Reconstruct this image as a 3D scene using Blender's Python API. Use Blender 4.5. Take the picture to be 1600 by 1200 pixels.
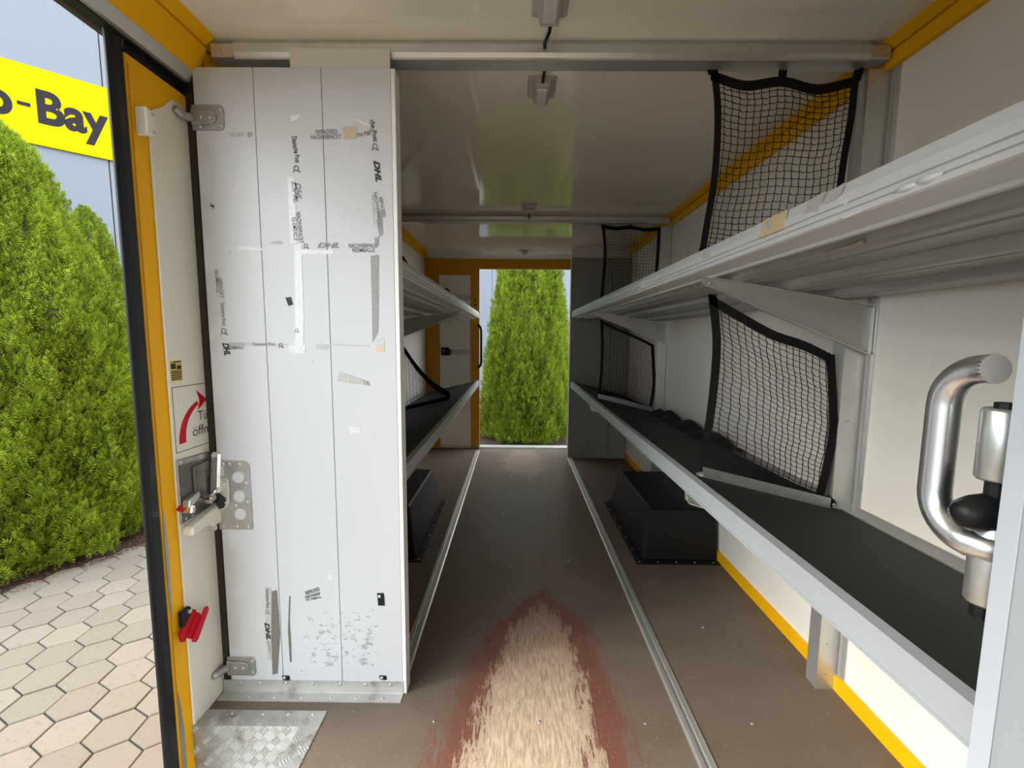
import bpy, bmesh, math, random
import numpy as np
from mathutils import Matrix, Vector
random.seed(7); rng = np.random.default_rng(11)
for o in list(bpy.data.objects): bpy.data.objects.remove(o)
scene = bpy.context.scene
COL = scene.collection

# ------------------------------------------------------------------ camera
def cam_axes(pitch, yaw, roll):
    cp, sp, cy, sy = math.cos(pitch), math.sin(pitch), math.cos(yaw), math.sin(yaw)
    f = Vector((sy*cp, cy*cp, -sp)); r = Vector((cy, -sy, 0)); u = r.cross(f)
    c, s = math.cos(roll), math.sin(roll)
    return c*r + s*u, f, -s*r + c*u
cr, cf, cu = cam_axes(0.1050, -0.00711, 0.00731)
cam = bpy.data.cameras.new('camera'); cam.sensor_width = 36; cam.lens = 689.17/1600*36; cam.clip_start = .02
co = bpy.data.objects.new('camera', cam); COL.objects.link(co); scene.camera = co
co.matrix_world = Matrix(((cr.x, cu.x, -cf.x, 0), (cr.y, cu.y, -cf.y, 0), (cr.z, cu.z, -cf.z, 1.21), (0, 0, 0, 1)))

# ------------------------------------------------------------------ sky (bright overcast) and exposure
w = bpy.data.worlds.new('overcast_sky'); scene.world = w; w.use_nodes = True
bg = w.node_tree.nodes['Background']; bg.inputs[0].default_value = (.90, .95, 1.0, 1); bg.inputs[1].default_value = 1.0
sun = bpy.data.lights.new('veiled_sun', 'SUN'); sun.energy = 1.6; sun.angle = math.radians(40); sun.color = (1, .96, .88)
so = bpy.data.objects.new('veiled_sun', sun); COL.objects.link(so)
so.rotation_euler = (math.radians(54), 0, math.radians(-84))
scene.view_settings.view_transform = 'Standard'; scene.view_settings.look = 'None'
scene.view_settings.exposure = 2.55; scene.view_settings.gamma = 1; scene.view_settings.use_curve_mapping = False

# ------------------------------------------------------------------ materials
class NT:
    def __init__(s, name):
        s.m = bpy.data.materials.new(name); s.m.use_nodes = True; s.t = s.m.node_tree
        s.b = s.t.nodes['Principled BSDF']; s.pos = s.t.nodes.new('ShaderNodeNewGeometry').outputs['Position']
    def put(s, sock, v):
        if isinstance(v, bpy.types.NodeSocket): s.t.links.new(v, sock)
        elif v is not None: sock.default_value = v
    def n(s, kind, props=None, **ins):
        x = s.t.nodes.new(kind)
        for k, v in (props or {}).items(): setattr(x, k, v)
        for k, v in ins.items(): s.put(x.inputs[int(k[1:]) if k[0] == '_' and k[1:].isdigit() else k], v)
        return x
    def math(s, op, a, b=None, c=None, clamp=False):
        x = s.t.nodes.new('ShaderNodeMath'); x.operation = op; x.use_clamp = clamp
        for i, v in enumerate((a, b, c)):
            if v is not None: s.put(x.inputs[i], v)
        return x.outputs[0]
    def noise(s, scale=5, detail=3, vec=None, rough=.5, stretch=None):
        v = vec or s.pos
        if stretch:
            mp = s.n('ShaderNodeVectorMath', {'operation': 'MULTIPLY'}, _0=v); mp.inputs[1].default_value = stretch; v = mp.outputs[0]
        x = s.n('ShaderNodeTexNoise', None, Vector=v, Scale=scale, Detail=detail, Roughness=rough); return x.outputs['Fac']
    def ramp(s, v, lo, hi):
        x = s.n('ShaderNodeMapRange', {'interpolation_type': 'SMOOTHSTEP', 'clamp': True}, Value=v); x.inputs['From Min'].default_value = lo; x.inputs['From Max'].default_value = hi
        return x.outputs[0]
    def mix(s, f, a, b):
        x = s.n('ShaderNodeMix', {'data_type': 'RGBA'}); s.put(x.inputs[0], f)
        for i, v in ((6, a), (7, b)): s.put(x.inputs[i], v if isinstance(v, bpy.types.NodeSocket) else (*v[:3], 1))
        return x.outputs[2]
    def bump(s, h, strength=.2, dist=.002):
        x = s.n('ShaderNodeBump', None, Height=h); x.inputs['Strength'].default_value = strength; x.inputs['Distance'].default_value = dist
        s.t.links.new(x.outputs[0], s.b.inputs['Normal'])
    def xyz(s):
        x = s.n('ShaderNodeSeparateXYZ', None, _0=s.pos); return x.outputs
    def set(s, color=None, rough=None, metal=None, **k):
        if color is not None: s.put(s.b.inputs['Base Color'], color if isinstance(color, bpy.types.NodeSocket) else (*color[:3], 1))
        if rough is not None: s.put(s.b.inputs['Roughness'], rough)
        if metal is not None: s.put(s.b.inputs['Metallic'], metal)
        for q, v in k.items(): s.put(s.b.inputs[q.replace('_', ' ')], v)
        return s.m
def pm(name, col, rough=.5, metal=0, var=.12, vscale=9, bump=0, bscale=200, dirt=None, dscale=6, dthr=(.58, .75)):
    q = NT(name); n1 = q.noise(vscale, 4)
    c = q.mix(n1, [x*(1-var) for x in col], [min(1, x*(1+var)) for x in col])
    if dirt: c = q.mix(q.ramp(q.noise(dscale, 6, rough=.65), *dthr), c, dirt)
    q.set(c, rough, metal)
    if bump: q.bump(q.noise(bscale, 3), bump)
    return q.m
M = {}
M['wall'] = pm('cream_wall_paint', (.82, .78, .69), .42, 0, .03, 3, dirt=(.50, .47, .40), dscale=14, dthr=(.74, .82))
q = NT('glossy_white_ceiling'); q.set(q.mix(q.noise(2, 3), (.78, .735, .64), (.80, .76, .665)), q.ramp(q.noise(1.3, 2), -.6, 3.2)); M['ceiling'] = q.m
q.b.inputs['Roughness'].default_value = .055; q.t.links.remove(q.b.inputs['Roughness'].links[0]); q.b.inputs['IOR'].default_value = 1.6
M['yellow'] = pm('yellow_vehicle_paint', (.84, .43, .002), .42, 0, .06, 5, dirt=(.40, .22, .03), dscale=25, dthr=(.70, .8))
M['orange'] = pm('amber_frame_paint', (.60, .27, .012), .40, 0, .08, 5)
M['doorwhite'] = pm('ivory_door_paint', (.73, .70, .60), .40, 0, .04, 4, dirt=(.34, .22, .14), dscale=11, dthr=(.70, .86))
M['alu'] = pm('dull_aluminium', (.60, .60, .57), .38, .75, .10, 20, .05, 120)
M['steel'] = pm('galvanised_steel', (.50, .52, .50), .34, .85, .18, 40)
M['hinge'] = pm('dull_hinge_steel', (.36, .36, .34), .42, .7, .2, 40)
M['trayrecess'] = pm('greasy_dark_steel', (.13, .13, .12), .35, .5, .35, 25, dirt=(.04, .035, .03), dscale=35, dthr=(.5, .7))
M['footalu'] = pm('grimy_aluminium_angle', (.46, .46, .44), .42, .5, .12, 20, dirt=(.16, .14, .11), dscale=9, dthr=(.52, .78))
M['bracketalu'] = pm('matt_aluminium_bracket', (.40, .385, .355), .45, .45, .10, 14)
M['buffer'] = pm('grey_rubber_buffer', (.46, .47, .46), .5, 0, .05)
M['chrome'] = pm('polished_steel', (.80, .80, .78), .14, 1, .03)
M['brushed'] = pm('brushed_stainless', (.66, .68, .69), .30, 1, .05, 60)
M['greyrail'] = pm('grey_coated_shelf_profile', (.62, .64, .645), .42, .15, .06, 6, dirt=(.62, .60, .55), dscale=30, dthr=(.72, .78))
M['greydeck'] = pm('grey_deck_profile', (.40, .40, .385), .42, .35, .10, 6)
M['lowrail'] = pm('light_grey_shelf_edge', (.36, .38, .40), .38, .2, .05, 8)
M['mat'] = pm('black_rubber_mat', (.010, .010, .010), .65, 0, .3, 30, .5, 260)
M['plastic'] = pm('black_moulded_plastic', (.0055, .0055, .0055), .48, 0, .2, 12, .1, 300)
M['rubber'] = pm('black_rubber_seal', (.008, .009, .0105), .45, 0, .2, 20)
M['netcord'] = pm('black_net_cord', (.005, .005, .005), .8, 0, .1)
M['webbing'] = pm('black_webbing', (.006, .0055, .0055), .9, 0, .2, 60, .4, 500)
M['screw'] = pm('zinc_screw', (.55, .55, .53), .35, .9, .1)
M['darkgap'] = pm('dark_gap_seal', (.030, .024, .018), .85, 0, .5, 30)  # dark brown mottle for the brush seal and the gaps between boards
M['red'] = pm('red_plastic', (.46, .006, .018), .45, 0, .05)
M['brown'] = pm('dark_brown_drip_edge', (.05, .035, .025), .6, 0, .2)
M['black'] = pm('black_print', (.015, .015, .015), .6, 0, .05)
M['sticker'] = pm('sticker_film', (.74, .71, .62), .35, 0, .02)
M['whiteplastic'] = pm('white_plastic', (.78, .75, .68), .35, 0, .03)
M['amberlabel'] = pm('yellow_warning_print', (.60, .45, .05), .5, 0, .15)
M['lens'] = pm('milky_lamp_lens', (.55, .55, .55), .2, 0, .04)
M['lampbody'] = pm('grey_lamp_housing', (.42, .41, .39), .4, 0, .04)
for k_ in ('plastic', 'rubber', 'netcord', 'webbing', 'mat', 'darkgap'): M[k_].node_tree.nodes['Principled BSDF'].inputs['Specular IOR Level'].default_value = .25
# floor: coated plywood, red primer and bare wood where the coat is worn off
q = NT('worn_coated_plywood_floor'); X, Y, Z = q.xyz()
st = q.noise(1, 6, stretch=(26, 5, 1), rough=.75); fine = q.noise(1, 5, stretch=(120, 16, 1), rough=.8); blot = q.noise(7, 5)
base = q.mix(blot, (.112, .086, .066), (.165, .128, .100)); base = q.mix(q.ramp(q.noise(90, 2), .66, .74), base, (.25, .20, .16))
yy = q.math('SUBTRACT', Y, 1.05)
cx = q.math('MULTIPLY_ADD', yy, .10, .045)
hw = q.math('MAXIMUM', q.math('MULTIPLY_ADD', yy, -.050, .215), .015)
d = q.math('DIVIDE', q.math('ABSOLUTE', q.math('SUBTRACT', X, cx)), hw)
jit = q.math('ADD', q.math('MULTIPLY', q.math('SUBTRACT', st, .5), 1.25), q.math('MULTIPLY', q.math('SUBTRACT', fine, .5), 1.9))
fade = q.math('ADD', q.math('MULTIPLY', q.ramp(Y, 1.70, 2.10), 1.1), q.math('MULTIPLY', q.ramp(Y, 1.25, 1.85), .30))
dd = q.math('ADD', q.math('ADD', d, jit), fade)
red = q.math('SUBTRACT', 1, q.ramp(dd, 1.05, 1.65)); bare = q.math('SUBTRACT', 1, q.ramp(dd, .80, 1.0))
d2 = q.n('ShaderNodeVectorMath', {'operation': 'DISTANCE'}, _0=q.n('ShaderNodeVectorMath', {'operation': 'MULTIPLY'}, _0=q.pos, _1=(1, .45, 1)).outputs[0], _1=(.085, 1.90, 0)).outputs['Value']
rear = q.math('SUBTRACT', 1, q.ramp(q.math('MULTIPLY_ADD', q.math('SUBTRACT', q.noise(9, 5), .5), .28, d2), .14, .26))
c = q.mix(red, base, (.150, .058, .043)); c = q.mix(q.math('MULTIPLY', bare, q.math('MULTIPLY_ADD', q.ramp(Y, 1.20, 2.0), -.55, .95)), c, q.mix(q.ramp(fine, .3, .7), (.30, .21, .145), (.60, .49, .36)))
c = q.mix(q.math('MULTIPLY', q.ramp(q.noise(1, 6, stretch=(70, 9, 1), rough=.8), .60, .68), bare), c, (.12, .07, .05))
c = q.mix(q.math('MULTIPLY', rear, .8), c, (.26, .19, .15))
q.set(c, q.math('MULTIPLY_ADD', bare, .25, q.math('MULTIPLY_ADD', blot, .16, .38)), Specular_IOR_Level=.16)
q.bump(q.math('ADD', fine, q.math('MULTIPLY', bare, -1.2)), .25, .0012); M['floor'] = q.m
# partition boards: white with rub marks low down
q = NT('white_coated_board'); X, Y, Z = q.xyz()
c = q.mix(q.noise(2.5, 3), (.49, .505, .52), (.52, .53, .54))
area = q.math('MULTIPLY', q.math('MULTIPLY', q.ramp(X, -.76, -.66), q.math('SUBTRACT', 1, q.ramp(X, -.49, -.42))), q.math('MULTIPLY', q.ramp(Z, .03, .10), q.math('SUBTRACT', 1, q.ramp(Z, .24, .38))))
sc = q.ramp(q.math('ADD', q.noise(1, 7, stretch=(45, 1, 75), rough=.7), q.math('MULTIPLY', area, .12)), .665, .73)
c = q.mix(q.math('MULTIPLY', sc, .7), c, (.17, .21, .20))
c = q.mix(q.math('MULTIPLY', q.ramp(q.noise(1, 6, stretch=(14, 1, 9), rough=.7), .70, .76), .35), c, (.40, .40, .39))
lft = q.math('MULTIPLY', q.math('SUBTRACT', 1, q.ramp(X, -.965, -.86)), q.ramp(q.noise(5, 4), .40, .65))
c = q.mix(q.math('MULTIPLY', lft, .45), c, (.33, .30, .25))
q.set(c, .36); M['board'] = q.m
M['boardedge'] = pm('white_edge_profile', (.72, .72, .70), .35, 0, .03)
M['flap'] = pm('pale_grey_flap', (.58, .55, .50), .45, 0, .03)
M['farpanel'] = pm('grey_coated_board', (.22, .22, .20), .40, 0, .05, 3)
M['coolpanel'] = pm('pale_blue_grey_panel', (.36, .39, .42), .45, 0, .03, 3, dirt=(.35, .33, .30), dscale=40, dthr=(.80, .83))
for nm, col, rg in (('beige', (.46, .39, .28), .6), ('white', (.68, .67, .64), .5), ('gray', (.27, .27, .27), .6), ('tape', (.61, .62, .63), .25), ('lgray', (.42, .42, .415), .5), ('scrap', (.40, .40, .38), .6), ('stick', (.48, .48, .50), .4), ('amber', (.56, .47, .28), .4), ('foil', (.60, .61, .61), .3), ('dark', (.13, .125, .11), .6), ('inkgrey', (.12, .12, .125), .6), ('inkfaint', (.36, .365, .37), .6), ('inkhollow', (.22, .225, .23), .6)):
    M[nm] = pm('tape_'+nm, col, rg, 0, .18, 120, dirt=[min(1, x*1.5) for x in col] if nm in ('gray', 'scrap', 'dark') else None, dscale=160, dthr=(.55, .62))
for k_ in ('yellow', 'orange', 'red'): M[k_].node_tree.nodes['Principled BSDF'].inputs['Specular IOR Level'].default_value = .22
# outdoors
q = NT('thuja_leaf'); ri = q.t.nodes['Geometry'].outputs['Random Per Island'] if 'Geometry' in q.t.nodes else [n for n in q.t.nodes if n.bl_idname == 'ShaderNodeNewGeometry'][0].outputs['Random Per Island']
c = q.mix(ri, (.040, .072, .006), (.265, .345, .030)); c = q.mix(q.ramp(q.noise(2.2, 3), .35, .75), c, (.20, .275, .022)); c = q.mix(q.ramp(q.noise(5, 3), .68, .80), c, (.15, .11, .03))
q.set(c, .55); 
tr = q.t.nodes.new('ShaderNodeBsdfTranslucent'); q.t.links.new(c, tr.inputs[0]); mx = q.t.nodes.new('ShaderNodeMixShader'); mx.inputs[0].default_value = .32
q.t.links.new(q.b.outputs[0], mx.inputs[1]); q.t.links.new(tr.outputs[0], mx.inputs[2]); q.t.links.new(mx.outputs[0], q.t.nodes['Material Output'].inputs[0]); M['thuja'] = q.m
M['innercore'] = pm('thuja_core_brown', (.035, .028, .012), .9, 0, .4, 14, .5, 60)  # for the solid core inside the foliage that blocks see-through
M['bark'] = pm('thuja_bark', (.12, .07, .045), .9, 0, .3, 20, .6, 90)
q = NT('concrete_paver'); oi = q.t.nodes.new('ShaderNodeObjectInfo').outputs['Random']
c = q.mix(oi, (.146, .129, .109), (.176, .157, .134)); c = q.mix(q.ramp(q.noise(60, 4), .55, .75), c, (.13, .115, .097)); q.set(c, .85); q.bump(q.noise(180, 4), .3, .002); M['paver'] = q.m
M['joint'] = pm('paver_joint_sand', (.10, .087, .07), .95, 0, .25, 40, .5, 90, dirt=(.10, .12, .05), dscale=9)
M['mulch'] = pm('reddish_bark_soil', (.032, .016, .011), .95, 0, .5, 40, 1, 70)
M['mulchchip'] = pm('bark_chip', (.075, .032, .023), .9, 0, .5, 90)
q = NT('pale_metal_facade'); X, Y, Z = q.xyz(); al = q.math('ADD', X, Y)
q.set(q.mix(q.noise(1.2, 2), (.145, .164, .192), (.158, .177, .204)), .5); q.bump(q.math('SINE', q.math('MULTIPLY', al, 130)), .35, .003); M['facade'] = q.m
M['signyellow'] = pm('sign_yellow', (.34, .30, .0008), .95, 0, .02)
M['signgrey'] = pm('sign_lettering_grey', (.022, .019, .024), .95, 0, .03)
for k_ in ('signyellow', 'signgrey', 'facade', 'paver', 'thuja'): M[k_].node_tree.nodes['Principled BSDF'].inputs['Specular IOR Level'].default_value = .08
M['diamond'] = pm('aluminium_tread_plate', (.44, .44, .42), .40, .6, .15, 18, dirt=(.26, .24, .20), dscale=12, dthr=(.52, .72))

# ------------------------------------------------------------------ mesh builder
class MB:
    def __init__(s): s.v = []; s.f = []
    def add(s, vs, fs):
        k = len(s.v); s.v += [tuple(p) for p in vs]; s.f += [tuple(i+k for i in f) for f in fs]; return s
    def box(s, x0, x1, y0, y1, z0, z1):
        return s.add([(x, y, z) for x in (x0, x1) for y in (y0, y1) for z in (z0, z1)], [(0, 1, 3, 2), (4, 6, 7, 5), (0, 4, 5, 1), (2, 3, 7, 6), (0, 2, 6, 4), (1, 5, 7, 3)])
    def prism(s, poly, ax, a, b):
        n = len(poly); mk = {'x': lambda p, t: (t, p[0], p[1]), 'y': lambda p, t: (p[0], t, p[1]), 'z': lambda p, t: (p[0], p[1], t)}[ax]
        return s.add([mk(p, a) for p in poly]+[mk(p, b) for p in poly], [tuple(range(n)), tuple(range(2*n-1, n-1, -1))]+[(i, i+n, (i+1) % n+n, (i+1) % n) for i in range(n)])
    def tube(s, path, r, n=8, cap=True):
        P = [Vector(p) for p in path]; rs = r if isinstance(r, (list, tuple)) else [r]*len(P); vs = []; up = None
        for i, p in enumerate(P):
            t = (P[min(i+1, len(P)-1)]-P[max(i-1, 0)]).normalized()
            if up is None: up = t.orthogonal().normalized()
            up = (up-t*up.dot(t)).normalized(); sd = t.cross(up)
            vs += [p+rs[i]*(math.cos(2*math.pi*k/n)*up+math.sin(2*math.pi*k/n)*sd) for k in range(n)]
        fs = [(i*n+k, i*n+(k+1) % n, (i+1)*n+(k+1) % n, (i+1)*n+k) for i in range(len(P)-1) for k in range(n)]
        if cap: fs += [tuple(range(n-1, -1, -1)), tuple(range((len(P)-1)*n, len(P)*n))]
        return s.add(vs, fs)
    def cyl(s, c, ax, r, h, n=14):
        d = {'x': (1, 0, 0), 'y': (0, 1, 0), 'z': (0, 0, 1)}[ax]; c = Vector(c); return s.tube([c, c+Vector(d)*h], r, n)
    def band(s, pts, side, thick):                      # ribbon along pts, offset vector 'side' per point, thickness vector
        n = len(pts); S = [Vector(x) for x in (side if isinstance(side, list) else [side]*n)]; T = Vector(thick); vs = []
        for p, sd in zip(pts, S):
            p = Vector(p); vs += [p, p+sd, p+sd+T, p+T]
        fs = [(i*4+k, i*4+(k+1) % 4, i*4+4+(k+1) % 4, i*4+4+k) for i in range(n-1) for k in range(4)]+[(0, 3, 2, 1), (n*4-4, n*4-3, n*4-2, n*4-1)]
        return s.add(vs, fs)
    def build(s, name, mat, parent=None, bevel=0, smooth=False, kind=None, label=None):
        org = Vector((0, 0, 0)); p = parent
        while p is not None: org += p.location; p = p.parent
        me = bpy.data.meshes.new(name); me.from_pydata([tuple(Vector(v)-org) for v in s.v], [], s.f); me.validate()
        b = bmesh.new(); b.from_mesh(me); bmesh.ops.recalc_face_normals(b, faces=b.faces)
        if bevel: bmesh.ops.bevel(b, geom=[e for e in b.edges if e.is_manifold and e.calc_face_angle(0) > .6], offset=bevel, segments=1, affect='EDGES', clamp_overlap=True)
        b.to_mesh(me); b.free(); me.materials.append(M[mat])
        if smooth: me.shade_smooth() if hasattr(me, 'shade_smooth') else None
        o = bpy.data.objects.new(name, me); COL.objects.link(o)
        if parent is not None: o.parent = parent
        if kind: o['kind'] = kind
        if label: o['label'] = label
        return o
def box(*a): return MB().box(*a)
def thing(name, label, cat, loc=(0, 0, 0), group=None, kind=None):
    o = bpy.data.objects.new(name, None); COL.objects.link(o); o.location = loc; o.empty_display_size = .1
    return tag(o, label, cat, group, kind)
def tag(o, label, cat=None, group=None, kind=None):
    o['label'] = label
    if cat: o['category'] = cat
    if group: o['group'] = group
    if kind: o['kind'] = kind
    return o
def struct(o, label): o['kind'] = 'structure'; o['label'] = label; return o
def inst(mesh, name, loc, parent=None, rot=(0, 0, 0)):
    o = bpy.data.objects.new(name, mesh); COL.objects.link(o); o.rotation_euler = rot
    org = Vector((0, 0, 0)); p = parent
    while p is not None: org += p.location; p = p.parent
    o.location = Vector(loc)-org; o.parent = parent; return o
def proto(mb, name, mat):
    o = mb.build(name, mat); me = o.data; bpy.data.objects.remove(o); return me
# a dome screw head looking along an axis
def dome(ax, sgn, r=.006, h=.003, n=10):
    mb = MB(); vs = []
    for k, (rr, hh) in enumerate(((1, 0), (.85, .6), (.45, 1))):
        for i in range(n):
            a = 2*math.pi*i/n; c, s2 = r*rr*math.cos(a), r*rr*math.sin(a); t = sgn*h*hh
            vs.append({'x': (t, c, s2), 'y': (c, t, s2), 'z': (c, s2, t)}[ax])
    fs = [(k*n+i, k*n+(i+1) % n, k*n+n+(i+1) % n, k*n+n+i) for k in range(2) for i in range(n)]+[tuple(range(2*n, 3*n)), tuple(range(n-1, -1, -1))]
    return proto(mb.add(vs, fs), 'screw', 'screw')
SCR_Y = dome('y', -1); SCR_Z = dome('z', 1, .005, .0025); SCR_X = dome('x', 1, .005, .003); SCR_XN = dome('x', -1, .006, .003)
def screws(mesh, pts, parent, name='screw'):
    for p in pts: inst(mesh, name, p, parent)
_dg = None
def glyphs(txt, bold=0, shear=0):
    c = bpy.data.curves.new('lettering', 'FONT'); c.body = txt; c.size = 1; c.offset = bold; c.shear = shear; c.resolution_u = 5
    o = bpy.data.objects.new('lettering', c); COL.objects.link(o); bpy.context.view_layer.update()
    me = bpy.data.meshes.new_from_object(o.evaluated_get(bpy.context.evaluated_depsgraph_get()))
    vs = [(v.co.x, v.co.y) for v in me.vertices]; fs = [tuple(p.vertices) for p in me.polygons]
    bpy.data.objects.remove(o); bpy.data.meshes.remove(me); return vs, fs
def write(txt, start, ex, ey, width, height, mat, parent, name='lettering', bold=0, shear=0, lift=(0, 0, 0)):
    vs, fs = glyphs(txt, bold, shear); x0 = min(v[0] for v in vs); x1 = max(v[0] for v in vs); sx = width/(x1-x0); sy = height/.70
    s, ex, ey = Vector(start)+Vector(lift), Vector(ex), Vector(ey)
    mb = MB(); mb.add([s+ex*((v[0]-x0)*sx)+ey*(v[1]*sy) for v in vs], fs)
    org = Vector((0, 0, 0)); p = parent
    while p is not None: org += p.location; p = p.parent
    me = bpy.data.meshes.new(name); me.from_pydata([tuple(Vector(v)-org) for v in mb.v], [], mb.f); me.materials.append(M[mat])
    o = bpy.data.objects.new(name, me); COL.objects.link(o); o.parent = parent; return o

# ------------------------------------------------------------------ the cargo box
XL, XR, YR, ZC, GZ, YF = -.96, 1.13, 4.75, 2.09, -.45, -.9
mb = box(-.61, XR, YF, YR, -.04, 0); mb.box(-1.0, -.61, 1.30, YR, -.04, 0); mb.box(-1.0, -.61, YF, .25, -.04, 0)
fl_ = struct(mb.build('floor', 'floor'), 'brown coated plywood floor worn to bare wood down the aisle')
struct(box(-1.0, XR+.04, YF, YR+.05, ZC, ZC+.04).build('ceiling', 'ceiling'), 'glossy white ceiling panel mirroring the rear doorway')
mb = box(XR, XR+.04, -.10, YR, -.04, ZC); mb.box(XR, XR+.04, YF, -.10, 1.80, ZC); mb.box(XR, XR+.04, YF, -.80, -.04, 1.80); mb.box(XR, XR+.04, -.80, -.10, -.04, .10)  # unseen opening at the cab added to let more daylight in
wr = struct(mb.build('wall_right', 'wall'), 'cream painted side wall behind the parcel shelves')
wl = struct(box(XL-.02, XL, 1.41, YR, -.04, ZC).build('wall_left', 'wall'), 'cream side wall behind the white partition')
mb = box(-1.06, XR+.04, YF-.05, YF, -.04, .95); mb.box(-1.06, XR+.04, YF-.05, YF, 1.76, ZC+.04); mb.box(-1.06, -1.0, YF-.05, YF, .95, 1.76); mb.box(-.15, XR+.04, YF-.05, YF, .95, 1.76)  # unseen end wall added to cut daylight, opening narrowed to keep the rear dark
struct(mb.build('wall_front', 'wall'), 'unseen cab end wall added with a windscreen opening narrowed to shape the daylight')
# yellow ceiling coves and the wall foot strip
def cove(name, sx, x0, label, y0, y1):
    p = [(x0, 2.020), (x0-.018*sx, 2.020), (x0-.021*sx, 2.060), (x0-.012*sx, 2.062), (x0-.012*sx, 2.068), (x0-.022*sx, 2.067), (x0-.046*sx, 2.086), (x0-.046*sx, ZC), (x0, ZC)]
    return struct(MB().prism(p, 'y', y0, y1).build(name, 'yellow'), label)
cove('trim_1', 1, XR, 'yellow cove strip between ceiling and shelf-side wall', YF, YR)
cove('trim_2', -1, XL, 'yellow cove strip above the wall behind the partition', 1.41, YR)
struct(box(XR-.014, XR, -.10, 4.38, 0, .052).build('baseboard_right', 'yellow'), 'yellow strip along the foot of the shelf-side wall')
struct(box(XL, XL+.014, 1.41, YR, 0, .052).build('baseboard_left', 'yellow'), 'yellow strip along the foot of the wall behind the partition')
# header over the side doorway: cove, broad yellow fascia, grey track, dark slot
p = [(-.925, ZC), (-.897, ZC), (-.925, 2.066), (-.931, 2.066), (-.931, 2.056), (-.925, 2.056), (-.955, 1.985), (-1.0, 1.985), (-1.0, ZC)]
hd = struct(MB().prism(p, 'y', YF, 1.40).build('trim_3', 'yellow'), 'broad yellow fascia above the open side door')
MB().prism([(-.957, 1.984), (-.985, 1.984), (-.985, 1.955), (-.972, 1.955)], 'y', YF, 1.40).build('track_rail', 'alu', hd)
MB().prism([(-.985, 1.984), (-1.03, 1.99), (-1.03, 1.958), (-.985, 1.950)], 'y', YF, 1.40).build('track_slot', 'rubber', hd)
MB().prism([(-1.032, 2.03), (-1.07, 2.03), (-1.07, 1.974), (-1.050, 1.974), (-1.032, 1.99)], 'y', YF, 1.40).build('drip_edge', 'brown', hd)
box(-1.045, -.998, 1.192, 1.41, 1.926, 1.958).build('gap_strip', 'rubber', hd); box(-.998, -.962, 1.386, 1.42, 1.926, ZC).build('corner_filler', 'rubber', hd)  # dark strips added to close a gap where sky showed through
# rear wall with the doorway, amber frame
mb = box(XL, -.39, YR, YR+.05, -.04, 2.09); mb.box(.60, XR, YR, YR+.05, -.04, 2.09); mb.box(-.39, .60, YR, YR+.05, 1.93, 2.09)
wre = struct(mb.build('wall_rear', 'wall'), 'rear wall around the open doorway')
box(XL, XR, YR-.012, YR, 1.925, 2.03).build('header_rail', 'orange', wre)
MB().prism([(YR, 2.03), (YR-.014, 2.03), (YR-.05, 2.062), (YR-.10, ZC), (YR, ZC)], 'x', XL, XR).build('cove', 'ceiling', wre)
box(XL, -.845, YR-.03, YR-.0, 0, 2.03).build('corner_post', 'orange', wre)
MB().prism([(YR-.06, 0), (YR+.06, 0), (YR+.06, .02), (YR-.045, .02)], 'x', -.39, .60).build('threshold', 'alu', wre)
# rear door leaf that stays closed beside the doorway
d2 = struct(thing('door_2', 'x', None, (-.62, YR, 0)), 'closed ivory rear door leaf in an amber frame')
fr = box(-.845, -.815, YR-.025, YR, .02, 1.925); fr.box(-.475, -.385, YR-.03, YR, .02, 1.925); fr.box(-.815, -.475, YR-.025, YR, 1.86, 1.925)
fr.build('frame', 'orange', d2)
for z0, z1 in ((.03, 1.03), (1.075, 1.60), (1.655, 1.86)): box(-.813, -.477, YR-.016, YR-.001, z0, z1).build('panel', 'wall', d2, .003)
for z0, z1 in ((1.033, 1.072), (1.603, 1.652)): box(-.813, -.477, YR-.014, YR-.001, z0, z1).build('lock_rod_cover', 'flap', d2)
for z in (1.045, 1.665):
    lk = MB().prism([(-.79, z-.03), (-.70, z-.03), (-.69, z+.02), (-.72, z+.055), (-.79, z+.055)], 'y', YR-.05, YR-.017).build('lock_case', 'plastic', d2, .004)
    MB().cyl((-.765, YR-.056, z+.02), 'y', .008, .006).build('key_barrel', 'screw', lk)
hp = [(-.40, YR-.03, 1.335), (-.385, YR-.05, 1.335), (-.370, YR-.06, 1.315), (-.362, YR-.065, 1.28), (-.362, YR-.065, .95), (-.370, YR-.06, .915), (-.385, YR-.05, .895), (-.40, YR-.03, .895)]
MB().tube(hp, .013, 10).build('grab_bar', 'rubber', d2, smooth=True)
for z in (.70, .66, 1.60, 1.55): MB().cyl((-.43, YR-.036, z), 'y', .012, .006).build('bolt_head', 'black', d2)

# ceiling beams
def beam(y, label):
    r = thing('roof_beam', label, 'beam', (.085, y, ZC))
    MB().prism([(y+.012, ZC), (y, 2.074), (y-.004, 2.070), (y-.004, 2.046), (y+.004, 2.036), (y+.004, 2.030), (y+.058, 2.030), (y+.058, ZC)], 'x', -.845, 1.04).build('profile', 'alu', r)
    for a, b2 in ((-.915, -.847), (1.042, 1.10)): box(a, b2, y+.002, y+.05, 2.036, 2.074).build('end_bracket', 'alu', r, .002)
    screws(SCR_Y, [(-.88, y+.002, 2.055), (1.07, y+.002, 2.055)], r)
    return r
beam(1.40, 'grey aluminium roof beam above the white taped partition'); beam(3.26, 'grey aluminium roof beam halfway back, towards the rear door')
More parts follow.
